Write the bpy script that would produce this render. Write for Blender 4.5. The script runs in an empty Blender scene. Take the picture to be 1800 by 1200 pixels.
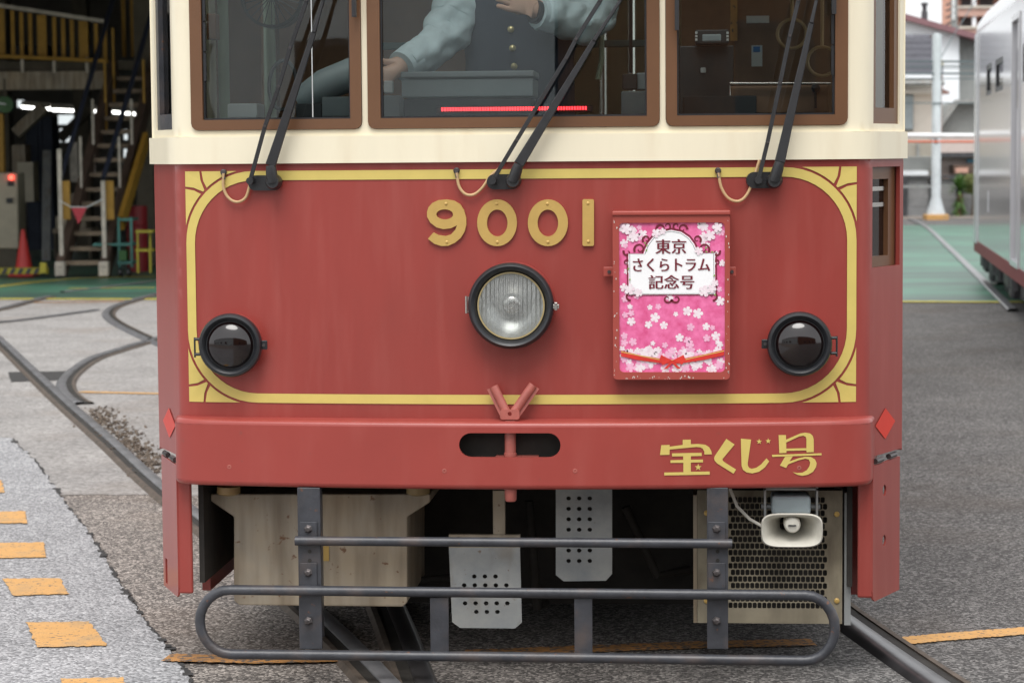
import bpy, bmesh, math, random
from mathutils import Vector, Matrix, noise
from mathutils.geometry import delaunay_2d_cdt
random.seed(7)
S = bpy.context.scene
COL = S.collection
R = math.radians

# ------------------------------------------------------------------ camera, sky, sun, exposure
CAM = Vector((0.495, -6.7, 1.5)); FPX = 4170.0
YAW, PITCH, ROLL = R(4.4), R(4.52), R(0.45)
fw = Vector((-math.sin(YAW)*math.cos(PITCH), math.cos(YAW)*math.cos(PITCH), -math.sin(PITCH)))
rt0 = Vector((math.cos(YAW), math.sin(YAW), 0)); up0 = rt0.cross(fw)
rt = rt0*math.cos(ROLL) - up0*math.sin(ROLL); up = up0*math.cos(ROLL) + rt0*math.sin(ROLL)
cd = bpy.data.cameras.new('camera'); cam = bpy.data.objects.new('camera', cd); COL.objects.link(cam)
cam.matrix_world = Matrix(((rt.x, up.x, -fw.x, CAM.x), (rt.y, up.y, -fw.y, CAM.y), (rt.z, up.z, -fw.z, CAM.z), (0, 0, 0, 1)))
cd.sensor_width = 36; cd.lens = FPX/1800*36; cd.clip_end = 2000; cd.clip_start = .05
cd.dof.use_dof = True; cd.dof.focus_distance = 6.62; cd.dof.aperture_fstop = 7.0
S.camera = cam
W = bpy.data.worlds.new('World'); S.world = W; W.use_nodes = True
nt = W.node_tree; bg = nt.nodes['Background']
sky = nt.nodes.new('ShaderNodeTexSky'); sky.sky_type = 'NISHITA'; sky.sun_disc = False
SUN_EL, SUN_AZ = R(60), R(184)          # azimuth clockwise from +Y: over the photographer's left shoulder
sky.sun_elevation = SUN_EL; sky.sun_rotation = SUN_AZ
sky.air_density = 1.0; sky.dust_density = 3.0; sky.ozone_density = 1.0
hs = nt.nodes.new('ShaderNodeHueSaturation'); hs.inputs['Saturation'].default_value = .16
nt.links.new(sky.outputs[0], hs.inputs['Color']); ov = nt.nodes.new('ShaderNodeMix'); ov.data_type = 'RGBA'; ov.inputs['Factor'].default_value = .65; ov.inputs['B'].default_value = (5.9, 6.0, 6.1, 1)   # even cloud cover
nt.links.new(hs.outputs[0], ov.inputs['A']); nt.links.new(ov.outputs['Result'], bg.inputs['Color'])
bg.inputs['Strength'].default_value = .15
sl = bpy.data.lights.new('sun', 'SUN'); so = bpy.data.objects.new('sun', sl); COL.objects.link(so)
sl.energy = 1.4; sl.angle = R(35); sl.color = (1, .97, .93)
sd = Vector((math.sin(SUN_AZ)*math.cos(SUN_EL), math.cos(SUN_AZ)*math.cos(SUN_EL), math.sin(SUN_EL)))
so.rotation_euler = (-sd).to_track_quat('-Z', 'Y').to_euler()
S.view_settings.view_transform = 'Standard'; S.view_settings.look = 'None'
S.view_settings.exposure = 0.68; S.view_settings.gamma = 1

# ------------------------------------------------------------------ pixel helpers (photo pixels, 1800 x 1200)
def ray(px, py): return fw + rt*((px-900)/FPX) - up*((py-600)/FPX)
def PL(px, py, Y=0.):                       # on a plane Y = const
    d = ray(px, py); return CAM + d*((Y-CAM.y)/d.y)
def G(px, py, z=0.):                        # on the ground
    d = ray(px, py); return CAM + d*((z-CAM.z)/d.z)
def P(px, py, D):                           # at a depth along the lens axis
    return CAM + ray(px, py)*D

# ------------------------------------------------------------------ materials
def mat(name, col, rough=.5, metal=0., var=.12, vs=6., bump=0., bs=60., coat=0., emit=None, stretch=None, spec=.5, col2=None, dirt_or_reflection=()):
    m = bpy.data.materials.new(name); m.use_nodes = True
    n = m.node_tree; b = n.nodes['Principled BSDF']; L = n.links
    b.inputs['Roughness'].default_value = rough; b.inputs['Metallic'].default_value = metal
    b.inputs['Coat Weight'].default_value = coat; b.inputs['Coat Roughness'].default_value = .12
    b.inputs['Specular IOR Level'].default_value = spec
    tc = n.nodes.new('ShaderNodeTexCoord'); mp = n.nodes.new('ShaderNodeMapping'); L.new(tc.outputs['Object'], mp.inputs[0])
    if stretch: mp.inputs['Scale'].default_value = stretch
    t = n.nodes.new('ShaderNodeTexNoise'); t.inputs['Scale'].default_value = vs; t.inputs['Detail'].default_value = 6; t.inputs['Roughness'].default_value = .65
    L.new(mp.outputs[0], t.inputs['Vector'])
    r = n.nodes.new('ShaderNodeValToRGB'); r.color_ramp.elements[0].position = .3; r.color_ramp.elements[1].position = .7
    c2 = col2 or tuple(min(1, c*(1+var)) for c in col); c1 = tuple(c*(1-var) for c in col)
    r.color_ramp.elements[0].color = (*c1, 1); r.color_ramp.elements[1].color = (*c2, 1)
    L.new(t.outputs['Fac'], r.inputs[0]); out = r.outputs[0]
    for dc, ds, lo, hi, amt, dst in dirt_or_reflection:
        m2 = n.nodes.new('ShaderNodeMapping'); m2.inputs['Scale'].default_value = dst; L.new(tc.outputs['Object'], m2.inputs[0])
        td = n.nodes.new('ShaderNodeTexNoise'); td.inputs['Scale'].default_value = ds; td.inputs['Detail'].default_value = 5; L.new(m2.outputs[0], td.inputs['Vector'])
        md = n.nodes.new('ShaderNodeMapRange'); md.inputs['From Min'].default_value = lo; md.inputs['From Max'].default_value = hi; md.inputs['To Max'].default_value = amt; L.new(td.outputs['Fac'], md.inputs[0])
        mx = n.nodes.new('ShaderNodeMix'); mx.data_type = 'RGBA'; mx.inputs['B'].default_value = (*dc, 1); L.new(md.outputs[0], mx.inputs['Factor']); L.new(out, mx.inputs['A']); out = mx.outputs['Result']
    L.new(out, b.inputs['Base Color'])
    if bump:
        t2 = n.nodes.new('ShaderNodeTexNoise'); t2.inputs['Scale'].default_value = bs; t2.inputs['Detail'].default_value = 3
        L.new(mp.outputs[0], t2.inputs['Vector'])
        bp = n.nodes.new('ShaderNodeBump'); bp.inputs['Strength'].default_value = bump; bp.inputs['Distance'].default_value = .004
        L.new(t2.outputs['Fac'], bp.inputs['Height']); L.new(bp.outputs[0], b.inputs['Normal'])
    if emit:
        b.inputs['Emission Color'].default_value = (*emit[0], 1); b.inputs['Emission Strength'].default_value = emit[1]
    return m
def glass(name, tint=(.9, .97, .95), ior=2.0, rough=0.0):
    m = bpy.data.materials.new(name); m.use_nodes = True; n = m.node_tree; L = n.links
    for x in list(n.nodes): n.nodes.remove(x)
    o = n.nodes.new('ShaderNodeOutputMaterial'); mx = n.nodes.new('ShaderNodeMixShader')
    tr = n.nodes.new('ShaderNodeBsdfTransparent'); tr.inputs[0].default_value = (*tint, 1)
    gl = n.nodes.new('ShaderNodeBsdfGlossy'); gl.inputs['Roughness'].default_value = rough
    f = n.nodes.new('ShaderNodeFresnel'); f.inputs[0].default_value = ior
    L.new(f.outputs[0], mx.inputs[0]); L.new(tr.outputs[0], mx.inputs[1]); L.new(gl.outputs[0], mx.inputs[2]); L.new(mx.outputs[0], o.inputs[0])
    return m
def ground_mat(name, c_dark, c_mid, c_light, scale=115., patch=(.85, 1.12), rough=.85, stain=None, blend=None):
    m = bpy.data.materials.new(name); m.use_nodes = True; n = m.node_tree; L = n.links; b = n.nodes['Principled BSDF']
    tc = n.nodes.new('ShaderNodeTexCoord')
    v = n.nodes.new('ShaderNodeTexVoronoi'); v.inputs['Scale'].default_value = scale; L.new(tc.outputs['Object'], v.inputs['Vector'])
    sep = n.nodes.new('ShaderNodeSeparateColor'); L.new(v.outputs['Color'], sep.inputs[0])
    r = n.nodes.new('ShaderNodeValToRGB'); e = r.color_ramp.elements
    e[0].position = .0; e[0].color = (*c_dark, 1); e[1].position = 1; e[1].color = (*c_light, 1)
    k = e.new(.45); k.color = (*c_mid, 1); k = e.new(.8); k.color = (*[(a+b_)/2 for a, b_ in zip(c_mid, c_light)], 1)
    L.new(sep.outputs[0], r.inputs[0])
    t = n.nodes.new('ShaderNodeTexNoise'); t.inputs['Scale'].default_value = 1.7; t.inputs['Detail'].default_value = 8; t.inputs['Roughness'].default_value = .7
    L.new(tc.outputs['Object'], t.inputs['Vector'])
    mr = n.nodes.new('ShaderNodeMapRange'); mr.inputs['From Min'].default_value = .3; mr.inputs['From Max'].default_value = .7
    mr.inputs['To Min'].default_value = patch[0]; mr.inputs['To Max'].default_value = patch[1]; L.new(t.outputs['Fac'], mr.inputs[0])
    vm = n.nodes.new('ShaderNodeVectorMath'); vm.operation = 'SCALE'; L.new(r.outputs[0], vm.inputs[0]); L.new(mr.outputs[0], vm.inputs['Scale'])
    out = vm.outputs[0]
    if stain:
        t3 = n.nodes.new('ShaderNodeTexNoise'); t3.inputs['Scale'].default_value = .9; t3.inputs['Detail'].default_value = 5; L.new(tc.outputs['Object'], t3.inputs['Vector'])
        r3 = n.nodes.new('ShaderNodeValToRGB'); r3.color_ramp.elements[0].position = .52; r3.color_ramp.elements[1].position = .72
        mx = n.nodes.new('ShaderNodeMix'); mx.data_type = 'RGBA'; mx.inputs['B'].default_value = (*stain, 1)
        sc = n.nodes.new('ShaderNodeMath'); sc.operation = 'MULTIPLY'; sc.inputs[1].default_value = .45
        L.new(t3.outputs['Fac'], r3.inputs[0]); L.new(r3.outputs[0], sc.inputs[0]); L.new(sc.outputs[0], mx.inputs['Factor']); L.new(out, mx.inputs['A']); out = mx.outputs['Result']
    if blend:                                   # a paler, browner stretch of old asphalt towards -X
        sx = n.nodes.new('ShaderNodeSeparateXYZ'); L.new(tc.outputs['Object'], sx.inputs[0]); ad = n.nodes.new('ShaderNodeMath'); ad.operation = 'MULTIPLY_ADD'; ad.inputs[1].default_value = 1.6; L.new(t.outputs['Fac'], ad.inputs[0]); L.new(sx.outputs[0], ad.inputs[2])
        m3 = n.nodes.new('ShaderNodeMapRange'); m3.inputs['From Min'].default_value = 1.9; m3.inputs['From Max'].default_value = -.1; L.new(ad.outputs[0], m3.inputs[0])
        mm = n.nodes.new('ShaderNodeMix'); mm.data_type = 'RGBA'; mm.blend_type = 'MULTIPLY'; mm.inputs['B'].default_value = (*blend, 1); L.new(m3.outputs[0], mm.inputs['Factor']); L.new(out, mm.inputs['A']); out = mm.outputs['Result']
    L.new(out, b.inputs['Base Color'])
    b.inputs['Roughness'].default_value = rough
    bp = n.nodes.new('ShaderNodeBump'); bp.inputs['Strength'].default_value = .55; bp.inputs['Distance'].default_value = .004
    L.new(v.outputs['Distance'], bp.inputs['Height']); bp.invert = True; L.new(bp.outputs[0], b.inputs['Normal'])
    return m

M = dict(
    red=mat('tram_red_paint', (.285, .045, .036), .36, var=.06, vs=2.5, bump=.03, bs=220, stretch=(3, 3, .6), coat=.2, spec=.4, dirt_or_reflection=(((.42, .13, .11), 7, .5, .8, .22, (3, 3, .35)), ((.22, .05, .04), 2, .5, .7, .3, (1, 1, 1)))),
    red_top=mat('bumper_red_paint', (.305, .049, .039), .36, var=.06, vs=3, bump=.03, bs=220, coat=.15, spec=.4, dirt_or_reflection=(((.42, .13, .11), 5, .5, .8, .22, (2, 2, .5)), ((.2, .06, .05), 30, .68, .75, .5, (1, 1, 1)))),
    signred=mat('sign_box_paint', (.34, .06, .045), .4, var=.06, vs=9),
    cream=mat('cream_paint', (.79, .72, .55), .38, var=.03, vs=3, stretch=(3, 3, .7), coat=.1, dirt_or_reflection=(((.62, .50, .33), 5, .55, .78, .4, (2, 2, .4)),)),
    brown=mat('brown_window_frame', (.14, .065, .03), .36, var=.08, vs=5),
    gold=mat('gold_film', (.60, .47, .13), .45, var=.05, vs=12),
    brass=mat('brass_digit', (.52, .34, .10), .42, var=.06, vs=20, metal=.15),
    black=mat('black_rubber', (.016, .017, .02), .38, var=.25, vs=20),
    wiper=mat('wiper_black', (.02, .02, .022), .42, var=.25, vs=30, bump=.1, bs=200),
    steel=mat('dark_painted_steel', (.042, .044, .052), .38, var=.3, vs=14, bump=.15, bs=120, dirt_or_reflection=(((.10, .075, .065), 10, .5, .7, .6, (1, 1, 1)), ((.14, .06, .03), 45, .68, .73, .8, (1, 1, 1)))),
    bolt=mat('bolt_steel', (.09, .08, .08), .4, metal=.7, var=.3, vs=60),
    chrome=mat('bright_metal', (.6, .58, .55), .22, metal=1., var=.1),
    zinc=mat('galvanised_plate', (.30, .32, .33), .5, var=.22, vs=9, metal=.2, col2=(.36, .36, .34), dirt_or_reflection=(((.16, .11, .06), 11, .52, .72, .6, (1, 1, .5)), ((.14, .07, .03), 50, .68, .74, .7, (1, 1, 1)))),
    rust=mat('dirty_beige_metal', (.47, .42, .34), .6, var=.18, vs=4, bump=.08, col2=(.42, .33, .22), dirt_or_reflection=(((.15, .11, .07), 7, .42, .70, .65, (2.5, 2.5, .35)), ((.16, .07, .03), 34, .66, .72, .9, (1, 1, 1)), ((.09, .07, .05), 2.2, .5, .75, .6, (1, 1, 1)))),
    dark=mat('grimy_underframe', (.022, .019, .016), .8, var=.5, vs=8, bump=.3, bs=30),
    hose=mat('tan_hose', (.50, .33, .17), .5, var=.1),
    lensdark=mat('dark_red_lens', (.006, .002, .002), .05, var=.2, coat=.6),
    reflector=mat('lamp_reflector', (.62, .63, .62), .28, metal=.6, var=.2, vs=25),
    redref=mat('red_reflector_diamond', (.62, .03, .012), .35, var=.04),
    pin=mat('faded_red_paint', (.36, .10, .08), .45, var=.15, vs=20),
    horn=mat('loudspeaker_plastic', (.50, .48, .42), .5, var=.12, vs=14),
    glass=glass('window_glass'), lampglass=glass('lamp_glass', (.95, .96, .95), 1.5),
    grey=mat('grey_equipment', (.32, .38, .40), .5, var=.1), darkgrey=mat('dark_equipment', (.03, .034, .037), .5, var=.2),
    palegreen=mat('pale_green_pole', (.30, .38, .27), .4, var=.06), white=mat('white_plastic', (.68, .70, .69), .4, var=.05),
    wood=mat('brown_interior', (.24, .13, .07), .5, var=.2, vs=5), led=mat('red_led', (.5, .0, .0), .4, emit=((1, .03, .04), 3.)),
    skin=mat('skin', (.56, .35, .26), .5, var=.08, vs=15), shirt=mat('pale_blue_shirt', (.54, .66, .70), .8, var=.1, vs=20, bump=1., bs=22),
    vest=mat('navy_vest', (.035, .043, .065), .8, var=.2), hair=mat('black_hair', (.015, .012, .011), .5),
    trouser=mat('dark_trousers', (.02, .022, .03), .8), button=mat('gold_button', (.65, .55, .28), .3, metal=.6),
    railhead=mat('worn_rail_steel', (.23, .23, .24), .3, metal=.3, var=.35, vs=7), greasy=mat('greasy_rail_steel', (.05, .048, .05), .3, metal=.3, var=.4, vs=9), railside=mat('rusty_rail_flank', (.085, .065, .05), .75, var=.4, vs=15),
    orange=mat('orange_road_paint', (.60, .33, .11), .75, var=.14, vs=9, bump=.5, bs=110, dirt_or_reflection=(((.13, .11, .09), 70, .60, .66, .9, (1, 1, 1)), ((.30, .22, .13), 9, .5, .7, .6, (1, 1, 1)))), oldorange=mat('worn_orange_paint', (.42, .20, .06), .8, var=.3, vs=16, bump=.5, bs=110, dirt_or_reflection=(((.10, .085, .075), 60, .50, .58, .95, (1, 1, 1)),)),
    yellow=mat('yellow_floor_paint', (.55, .45, .06), .7, var=.2, vs=8),
)

# ------------------------------------------------------------------ mesh builder
class MB:
    def __init__(s): s.v = []; s.f = []
    def add(s, vs, fs):
        o = len(s.v); s.v += [Vector(a) for a in vs]; s.f += [tuple(i+o for i in f) for f in fs]; return s
    def box(s, a, b):
        x0, y0, z0 = a; x1, y1, z1 = b
        return s.add([(x0, y0, z0), (x1, y0, z0), (x1, y1, z0), (x0, y1, z0), (x0, y0, z1), (x1, y0, z1), (x1, y1, z1), (x0, y1, z1)],
                     [(3, 2, 1, 0), (4, 5, 6, 7), (0, 1, 5, 4), (1, 2, 6, 5), (2, 3, 7, 6), (3, 0, 4, 7)])
    def obox(s, c, ax, ay, az, hx, hy, hz):       # oriented box: centre, unit axes, half sizes
        c = Vector(c); vs = []
        for k in (-1, 1):
            for i, j in ((-1, -1), (1, -1), (1, 1), (-1, 1)): vs.append(c+ax*hx*i+ay*hy*j+az*hz*k)
        return s.add(vs, [(3, 2, 1, 0), (4, 5, 6, 7), (0, 1, 5, 4), (1, 2, 6, 5), (2, 3, 7, 6), (3, 0, 4, 7)])
    def bar(s, a, b, w, d, side=None):            # rectangular bar from a to b
        a, b = Vector(a), Vector(b); t = (b-a).normalized(); sx = (side or Vector((1, 0, 0))); sx = (sx-t*sx.dot(t)).normalized(); sy = t.cross(sx)
        return s.obox((a+b)/2, sx, sy, t, w/2, d/2, (b-a).length/2)
    def tube(s, pts, r, n=10, cap=True, close=False, flat=None):
        pts = [Vector(p) for p in pts]; rs = r if isinstance(r, (list, tuple)) else [r]*len(pts); o = len(s.v); prev = None; m = len(pts)
        for i, p in enumerate(pts):
            if close: t = pts[(i+1) % m]-pts[i-1]
            else: t = pts[min(i+1, m-1)]-pts[max(i-1, 0)]
            t = t.normalized()
            if prev is None: u = t.orthogonal().normalized()
            else: u = (prev-t*prev.dot(t)).normalized()
            prev = u; w = t.cross(u)
            for k in range(n):
                a = 2*math.pi*k/n; q = (u*math.cos(a)+w*math.sin(a))*rs[i]
                s.v.append(p+q)
        for i in range(m if close else m-1):
            for k in range(n):
                a = o+i*n+k; b = o+i*n+(k+1) % n; i2 = (i+1) % m; s.f.append((a, b, o+i2*n+(k+1) % n, o+i2*n+k))
        if cap and not close:
            s.f.append(tuple(o+k for k in reversed(range(n)))); s.f.append(tuple(o+(m-1)*n+k for k in range(n)))
        return s
    def lathe(s, c, axis, prof, n=32, cap0=False, cap1=False):   # prof: (radius, distance along axis)
        c = Vector(c); ax = Vector(axis).normalized(); u = ax.orthogonal().normalized(); w = ax.cross(u); o = len(s.v)
        for r, h in prof:
            for k in range(n):
                a = 2*math.pi*k/n; s.v.append(c+ax*h+(u*math.cos(a)+w*math.sin(a))*r)
        for i in range(len(prof)-1):
            for k in range(n): s.f.append((o+i*n+k, o+i*n+(k+1) % n, o+(i+1)*n+(k+1) % n, o+(i+1)*n+k))
        if cap0: s.f.append(tuple(o+k for k in reversed(range(n))))
        if cap1: s.f.append(tuple(o+(len(prof)-1)*n+k for k in range(n)))
        return s
    def prism(s, poly, d):                        # 3-D polygon pushed along vector d
        d = Vector(d); n = len(poly); p = [Vector(q) for q in poly]
        return s.add(p+[q+d for q in p], [tuple(range(n)), tuple(range(2*n-1, n-1, -1))]+[(i, n+i, n+(i+1) % n, (i+1) % n) for i in range(n)])
    def build(s, name, m, parent=None, smooth=False, bevel=0., solid=0.):
        me = bpy.data.meshes.new(name); me.from_pydata(s.v, [], s.f)
        bm = bmesh.new(); bm.from_mesh(me); bmesh.ops.recalc_face_normals(bm, faces=bm.faces); bm.to_mesh(me); bm.free()
        o = bpy.data.objects.new(name, me); COL.objects.link(o)
        me.materials.append(M[m] if isinstance(m, str) else m)
        if smooth:
            me.polygons.foreach_set('use_smooth', [True]*len(me.polygons)); me.set_sharp_from_angle(angle=R(smooth if smooth is not True else 40))
        if bevel:
            b = o.modifiers.new('bevel', 'BEVEL'); b.width = bevel; b.segments = 2; b.limit_method = 'ANGLE'
        if parent is not None:
            o.parent = parent
            if parent.type == 'EMPTY': o.matrix_parent_inverse = Matrix.Translation(-parent.location)
        return o
def thing(name, label, cat, loc=(0, 0, 0), group=None):
    o = bpy.data.objects.new(name, None); COL.objects.link(o); o.location = loc; o.empty_display_size = .2
    o['label'] = label; o['category'] = cat
    if group: o['group'] = group
    return o
def tag(o, label, cat, group=None):
    o['label'] = label; o['category'] = cat
    if group: o['group'] = group
    return o
def struct(o, label=None):
    o['kind'] = 'structure'
    if label: o['label'] = label
    return o
def inside(x, y, loops):
    c = False
    for lp in loops:
        j = len(lp)-1
        for i in range(len(lp)):
            (xi, yi), (xj, yj) = lp[i], lp[j]
            if (yi > y) != (yj > y) and x < (xj-xi)*(y-yi)/(yj-yi)+xi: c = not c
            j = i
    return c
def densify(lp, step):
    out = []
    for i, a in enumerate(lp):
        b = lp[(i+1) % len(lp)]; n = max(1, int(math.hypot(b[0]-a[0], b[1]-a[1])/step))
        out += [(a[0]+(b[0]-a[0])*k/n, a[1]+(b[1]-a[1])*k/n) for k in range(n)]
    return out
def plate(mb, loops, f, off0, off1=None, step=.06, grid=True, cols=(), zstep=.2):
    """flat piece with holes in (s, z); f(s, z, off) bends it on to a surface; off0 is the outer face"""
    loops = [densify(l, step) for l in loops]
    vs = []; es = []
    for l in loops:
        o = len(vs); vs += [Vector(p) for p in l]; es += [(o+i, o+(i+1) % len(l)) for i in range(len(l))]
    nb = len(vs)
    if grid:
        xs = [p[0] for p in loops[0]]; zs = [p[1] for p in loops[0]]; x0, x1, z0, z1 = min(xs), max(xs), min(zs), max(zs)
        nx = int((x1-x0)/step); nz = max(1, int((z1-z0)/zstep))
        for x in cols:
            for j in range(nz*2+1):
                z = z0+(z1-z0)*(j+.03)/(nz*2+.1)
                if x0+.001 < x < x1-.001 and inside(x, z, loops): vs.append(Vector((x, z)))
        for i in range(1, nx):
            for j in range(1, nz):
                x = x0+(x1-x0)*i/nx; z = z0+(z1-z0)*j/nz+.0013*(i % 2)
                if inside(x, z, loops): vs.append(Vector((x, z)))
    r = delaunay_2d_cdt(vs, es, [], 0, 1e-6)
    V = r[0]; F = [t for t in r[2] if inside(sum(V[i].x for i in t)/3, sum(V[i].y for i in t)/3, loops)]
    mb.add([f(v.x, v.y, off0) for v in V], F)
    if off1 is not None:
        mb.add([f(v.x, v.y, off1) for v in V], [tuple(reversed(t)) for t in F])
        for l in loops:
            n = len(l); mb.add([f(p[0], p[1], off0) for p in l]+[f(p[0], p[1], off1) for p in l], [(i, (i+1) % n, n+(i+1) % n, n+i) for i in range(n)])
    return mb
def rrect(x0, z0, x1, z1, r, n=6):
    out = []
    for cx, cz, a0 in ((x1-r, z0+r, -90), (x1-r, z1-r, 0), (x0+r, z1-r, 90), (x0+r, z0+r, 180)):
        out += [(cx+r*math.cos(R(a0+90*k/n)), cz+r*math.sin(R(a0+90*k/n))) for k in range(n+1)]
    return out
def rect(x0, z0, x1, z1): return [(x0, z0), (x1, z0), (x1, z1), (x0, z1)]

class Path:                                      # plan outline; s runs to the right with s = 0 at the middle; off < 0 is outwards
    def __init__(p, pts):
        p.p = [Vector((a, b, 0)) for a, b in pts]; p.s = [0.]
        for a, b in zip(p.p, p.p[1:]): p.s.append(p.s[-1]+(b-a).length)
        i = min(range(len(p.p)), key=lambda k: abs(p.p[k].x)); o = p.s[i]; p.s = [q-o for q in p.s]
        p.n = []
        for i in range(len(p.p)):
            t = (p.p[min(i+1, len(p.p)-1)]-p.p[max(i-1, 0)]).normalized(); p.n.append(Vector((-t.y, t.x, 0)))   # inward (+Y at the front)
    def at(p, s, z, off=0.):
        S_ = p.s
        if s <= S_[0]: i = 0
        elif s >= S_[-1]: i = len(S_)-2
        else:
            i = 0
            while S_[i+1] < s: i += 1
        k = (s-S_[i])/(S_[i+1]-S_[i]); q = p.p[i].lerp(p.p[i+1], k); n = p.n[i].lerp(p.n[i+1], max(0, min(1, k))).normalized()
        v = q+n*off; v.z = z; return v
    def pix(p, px, py, off=0.):                  # pixel -> (s, z) on the front part of the surface
        Y = 0.
        for _ in range(6):
            w = PL(px, py, Y); i = 0
            while i < len(p.p)-2 and p.p[i+1].x < w.x: i += 1
            a, b = p.p[i], p.p[i+1]; k = (w.x-a.x)/(b.x-a.x) if abs(b.x-a.x) > 1e-9 else 0; Y = a.y+(b.y-a.y)*k+off
            s = p.s[i]+(p.s[i+1]-p.s[i])*k
        return s, w.z
def outline(wc, bulge, cx, cy, rad, y0=0., yend=None, n=40):
    """front arc between corners (+-wc), rounded, then flanks to (+-cx, cy)"""
    fr = [(wc*(-1+2*i/n), y0-bulge*(1-(-1+2*i/n)**2)) for i in range(n+1)]
    fl = [(a, b) for a, b in fr if abs(a) < wc-rad]
    d = Vector((cx-wc, cy-y0)); d.normalize()
    c = Vector((wc, y0)); a = Vector(fl[-1]); b = c+d*rad
    rnd = [(a*(1-t)**2+c*2*t*(1-t)+b*t*t) for t in [k/6 for k in range(1, 7)]]
    right = [tuple(q) for q in rnd]+[(cx, cy)]
    left = [(-x, y) for x, y in reversed(right)]
    return Path(left+fl+right)
WC, CX, CY = .975, 1.10, .25
body = outline(WC, .07, CX, CY, .035)
bump = outline(.985, .085, 1.02, .14, .05, y0=-.062)
BF = body.at
def bz(y, x=900): return body.pix(x, y)[1]
# ------------------------------------------------------------------ the ground, paving, markings and rails
M['asphalt'] = ground_mat('asphalt', (.03, .028, .027), (.072, .068, .066), (.28, .27, .26), 120, (.72, 1.16), stain=(.075, .055, .04), blend=(2.1, 1.95, 1.82))
M['paleasphalt'] = ground_mat('pale_asphalt', (.15, .15, .155), (.29, .29, .30), (.54, .54, .55), 120, (.78, 1.1))
M['apron'] = ground_mat('apron_concrete', (.19, .18, .172), (.29, .275, .265), (.38, .365, .35), 60, (.75, 1.12), stain=(.2, .15, .11))
M['green'] = mat('green_floor_paint', (.075, .20, .135), .42, spec=.25, var=.2, vs=1.1, bump=.05, bs=20, stretch=(1, .35, 1), dirt_or_reflection=(((.05, .075, .066), .9, .42, .6, .8, (.25, 1.6, 1)),))  # dark cross streaks painted in for reflections on the wet floor
M['gravel'] = mat('gravel', (.14, .11, .085), .85, var=.35, vs=30)
def sheet(name, poly, z, m, step=None):
    return MB().add([(p[0], p[1], z) for p in poly], [tuple(range(len(poly)))]).build(name, m)
struct(sheet('ground', [(-160, -60), (160, -60), (160, 300), (-160, 300)], 0, 'asphalt'), 'dark speckled asphalt yard around the tram')
def gp(pts): return [G(*p) for p in pts]
crack = [(20, 772), (62, 810), (100, 862), (132, 905), (163, 945), (190, 990), (212, 1028), (236, 1062), (262, 1100), (296, 1138), (330, 1185), (372, 1260)]
def jag(pts, n, amp):
    out = []
    for a, b in zip(pts, pts[1:]):
        for k in range(n):
            t = k/n; out.append((a[0]+(b[0]-a[0])*t+random.uniform(-amp, amp), a[1]+(b[1]-a[1])*t+random.uniform(-amp, amp)))
    return out+[pts[-1]]
cj = gp(jag(crack, 16, 2.6))
struct(sheet('pale_paving', [(-9, -4.5), (cj[-1].x, -4.5)]+[(p.x, p.y) for p in reversed(cj)]+[(-9, cj[0].y+1.)], .004, 'paleasphalt'), 'pale grey asphalt left of the long crack')
ap = gp([(-900, 880), (285, 872), (620, 872), (560, 532), (-500, 532)])
struct(sheet('concrete_apron', [(-14, 3.6)]+[(-5+4.4*k/60, 3.6+random.uniform(-.03, .03)) for k in range(61)]+[(-.6, 17.55), (-14, 18.6)], .002, 'apron'), 'worn beige concrete apron laid with old rails')
# crack as a dark ragged strip
mb = MB()
for a, b in zip(cj, cj[1:]):
    w = max(0, random.gauss(.004, .006)); mb.add([(a.x-w, a.y, .0055), (a.x+w, a.y, .0055), (b.x+w, b.y, .0055), (b.x-w, b.y, .0055)], [(0, 1, 2, 3)])
M['crackm'] = mat('crack_filler', (.035, .033, .032), .9, var=.4, vs=40)
struct(mb.build('pavement_crack', 'crackm'))
# green painted depot floor, left and right of the tram
struct(sheet('green_floor', [(-40, 18.6), (-14, 18.6), (-.6, 17.55), (3.2, 17.0), (20, 15.6), (20, 40.5), (-40, 44)], .006, 'green'), 'green painted floor with a yellow edge')
def strip(pts, w, z, m, name, label, ragged=0.):
    mb = MB(); n = len(pts); L_ = []; R_ = []
    for i, p in enumerate(pts):
        t = (pts[min(i+1, n-1)]-pts[max(i-1, 0)]); t.z = 0; t.normalize(); q = Vector((-t.y, t.x, 0))
        L_.append(p+q*(w/2+random.uniform(-ragged, ragged))); R_.append(p-q*(w/2+random.uniform(-ragged, ragged)))
    for v in L_+R_: v.z = z
    mb.add(L_+R_, [(i, i+1, n+i+1, n+i) for i in range(n-1)])
    return struct(mb.build(name, m), label)
def poly_line(pts, n):
    out = []
    for a, b in zip(pts, pts[1:]): out += [a.lerp(b, k/n) for k in range(n)]
    return out+[pts[-1]]
strip([Vector((-40, 18.55, 0)), Vector((-14, 18.5, 0)), Vector((-.6, 17.48, 0)), Vector((3.2, 16.95, 0)), Vector((20, 15.55, 0))], .16, .010, 'yellow', 'yellow_line', 'yellow line along the edge of the green floor')
strip(gp([(-60, 512), (60, 497), (140, 490), (272, 487)]), .12, .010, 'yellow', 'yellow_line', 'yellow line slanting across the green floor')
strip(gp([(120, 508.5), (272, 507)]), .1, .011, 'yellow', 'yellow_line', 'short thin yellow line on the green floor')
def ragged_quad(q, z, m, name, label):
    pts = []
    for a, b in zip(q, q[1:]+q[:1]):
        n = 14
        for k in range(n):
            p = a.lerp(b, k/n); pts.append(Vector((p.x+random.uniform(-.004, .004), p.y+random.uniform(-.008, .008), z)))
    return struct(MB().add(pts, [tuple(range(len(pts)))]).build(name, m), label)
dl = ['orange dash painted beside the long pavement crack']
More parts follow.
